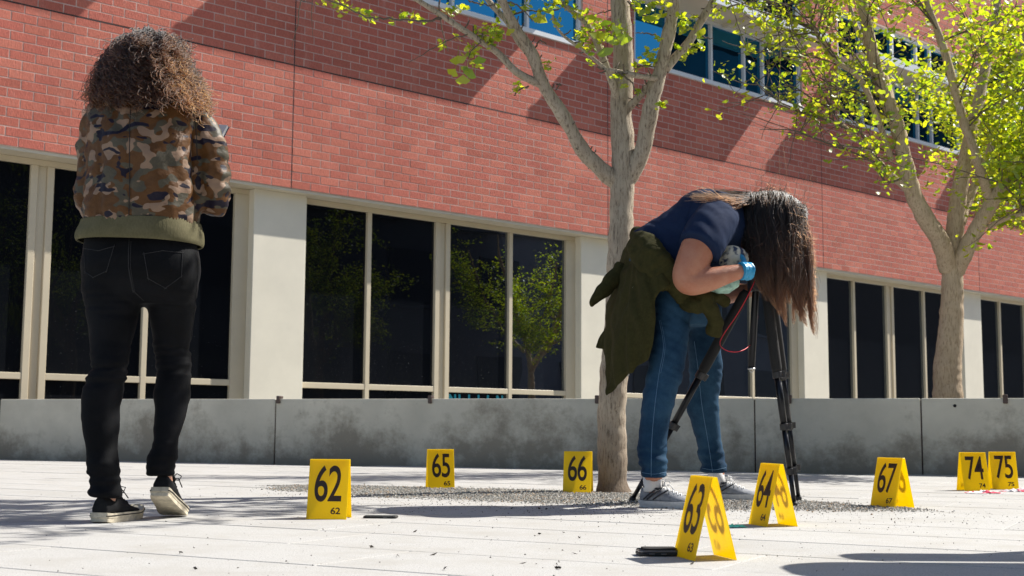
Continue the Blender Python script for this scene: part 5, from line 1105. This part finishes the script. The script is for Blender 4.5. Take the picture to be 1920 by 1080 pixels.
for ft, st_ in ((f1, Q(1400, 545, 5.36)), (f2, Q(1437, 545, 5.31)), (f3, Q(1446, 545, 5.42))):
    ft = V((ft.x, ft.y, .0)); ax = (ft-st_); L = ax.length; dr = ax.normalized(); sd = dr.cross(V((0, 1, 0))).normalized()
    pt = lambda u: st_+dr*(L*u)
    a = MB(); a.tube([pt(0), pt(.02), pt(.36), pt(.385)], [.014, .0225, .0225, .018], 16); leg = putb(a, 'leg', M['foam'], tri)
    for u0, u1, r in ((.38, .635, .0145), (.63, .84, .0118), (.835, .985, .0095)): s_ = MB(); s_.tube([pt(u0), pt(u1)], r, 14); putb(s_, 'tube_section', M['alu'], tri, True, leg)
    for u, r in ((.395, .021), (.635, .018), (.84, .0155)):
        s_ = MB(); s_.tube([pt(u-.018), pt(u+.012)], r, 14); k = pt(u-.004); s_.hexa([k+sd*r*.7+dr*-.014+V((0, -.009, 0)), k+sd*(r+.012)+dr*-.012+V((0, -.009, 0)), k+sd*(r+.012)+dr*-.012+V((0, .009, 0)), k+sd*r*.7+dr*-.014+V((0, .009, 0)), k+sd*r*.7+dr*.014+V((0, -.009, 0)), k+sd*(r+.009)+dr*.018+V((0, -.009, 0)), k+sd*(r+.009)+dr*.018+V((0, .009, 0)), k+sd*r*.7+dr*.014+V((0, .009, 0))]); q = putb(s_, 'lever_lock', M['lock'], tri, False, leg); bevel(q, .002)
    s_ = MB(); s_.tube([pt(.975), pt(.99), pt(1.0)+V((0, 0, .002))], [.013, .015, .010], 12); putb(s_, 'rubber_foot', M['rubber'], tri, True, leg)
hd = MB(); h0 = ap+V((0, 0, .05)); hd.sphere(h0+V((0, 0, .035)), .030, 16, 12); hd.tube([h0, h0+V((0, 0, .03))], [.030, .026], 16); hd.tube([h0+V((0, 0, .055)), h0+V((0, 0, .075))], [.020, .030], 16); putb(hd, 'ball_head', M['lock'], tri)
cp = h0+V((.0, 0, .077)); dc = empty('photo_camera', cp, math.radians(-20)); tag(dc, 'black camera on the tripod, hidden behind the hanging hair', 'camera')
def lbox(name, x0, x1, y0, y1, z0, z1, mt, bv_=.006): q = MB(); q.box(x0, x1, y0, y1, z0, z1); o = q.build(name, mt, dc); bevel(o, bv_, 3); return o
lbox('body', -.035, .035, -.066, .066, .002, .098, M['rubber'], .010); lbox('viewfinder', -.038, .030, -.026, .026, .094, .128, M['rubber'], .010); lbox('grip', .03, .055, -.068, -.034, .004, .09, M['rubber'], .012)
q = MB(); q.tube([V((.035, .006, .05)), V((.06, .006, .05)), V((.065, .006, .05)), V((.125, .006, .05)), V((.13, .006, .05))], [.034, .036, .040, .040, .036], 24); q.build('lens', M['lock'], dc, True)
q = MB(); q.tube([V((-.0385, 0, .018)), V((-.0355, 0, .018))], .001, 4); lbox('screen', -.0375, -.0352, -.04, .035, .018, .080, M['phone'], .001)
M['red'] = mat('red_cord', (.55, .012, .03), .5)
cb = MB(); inv = Matrix.Rotation(math.radians(20), 4, 'Z') @ Matrix.Translation(-cp)
path = [(1418, 520, 5.27), (1402, 555, 5.25), (1382, 590, 5.27), (1358, 625, 5.29), (1350, 642, 5.29), (1354, 652, 5.27), (1368, 659, 5.26), (1386, 659, 5.27), (1402, 651, 5.33), (1414, 634, 5.40), (1420, 600, 5.41), (1421, 560, 5.38)]
C_ = [inv @ at(*p) for p in path]; C_ = catmull([tuple(c) for c in C_], 80); cb.tube(C_, .0020, 8); cb.build('red_cord', M['red'], dc, True)
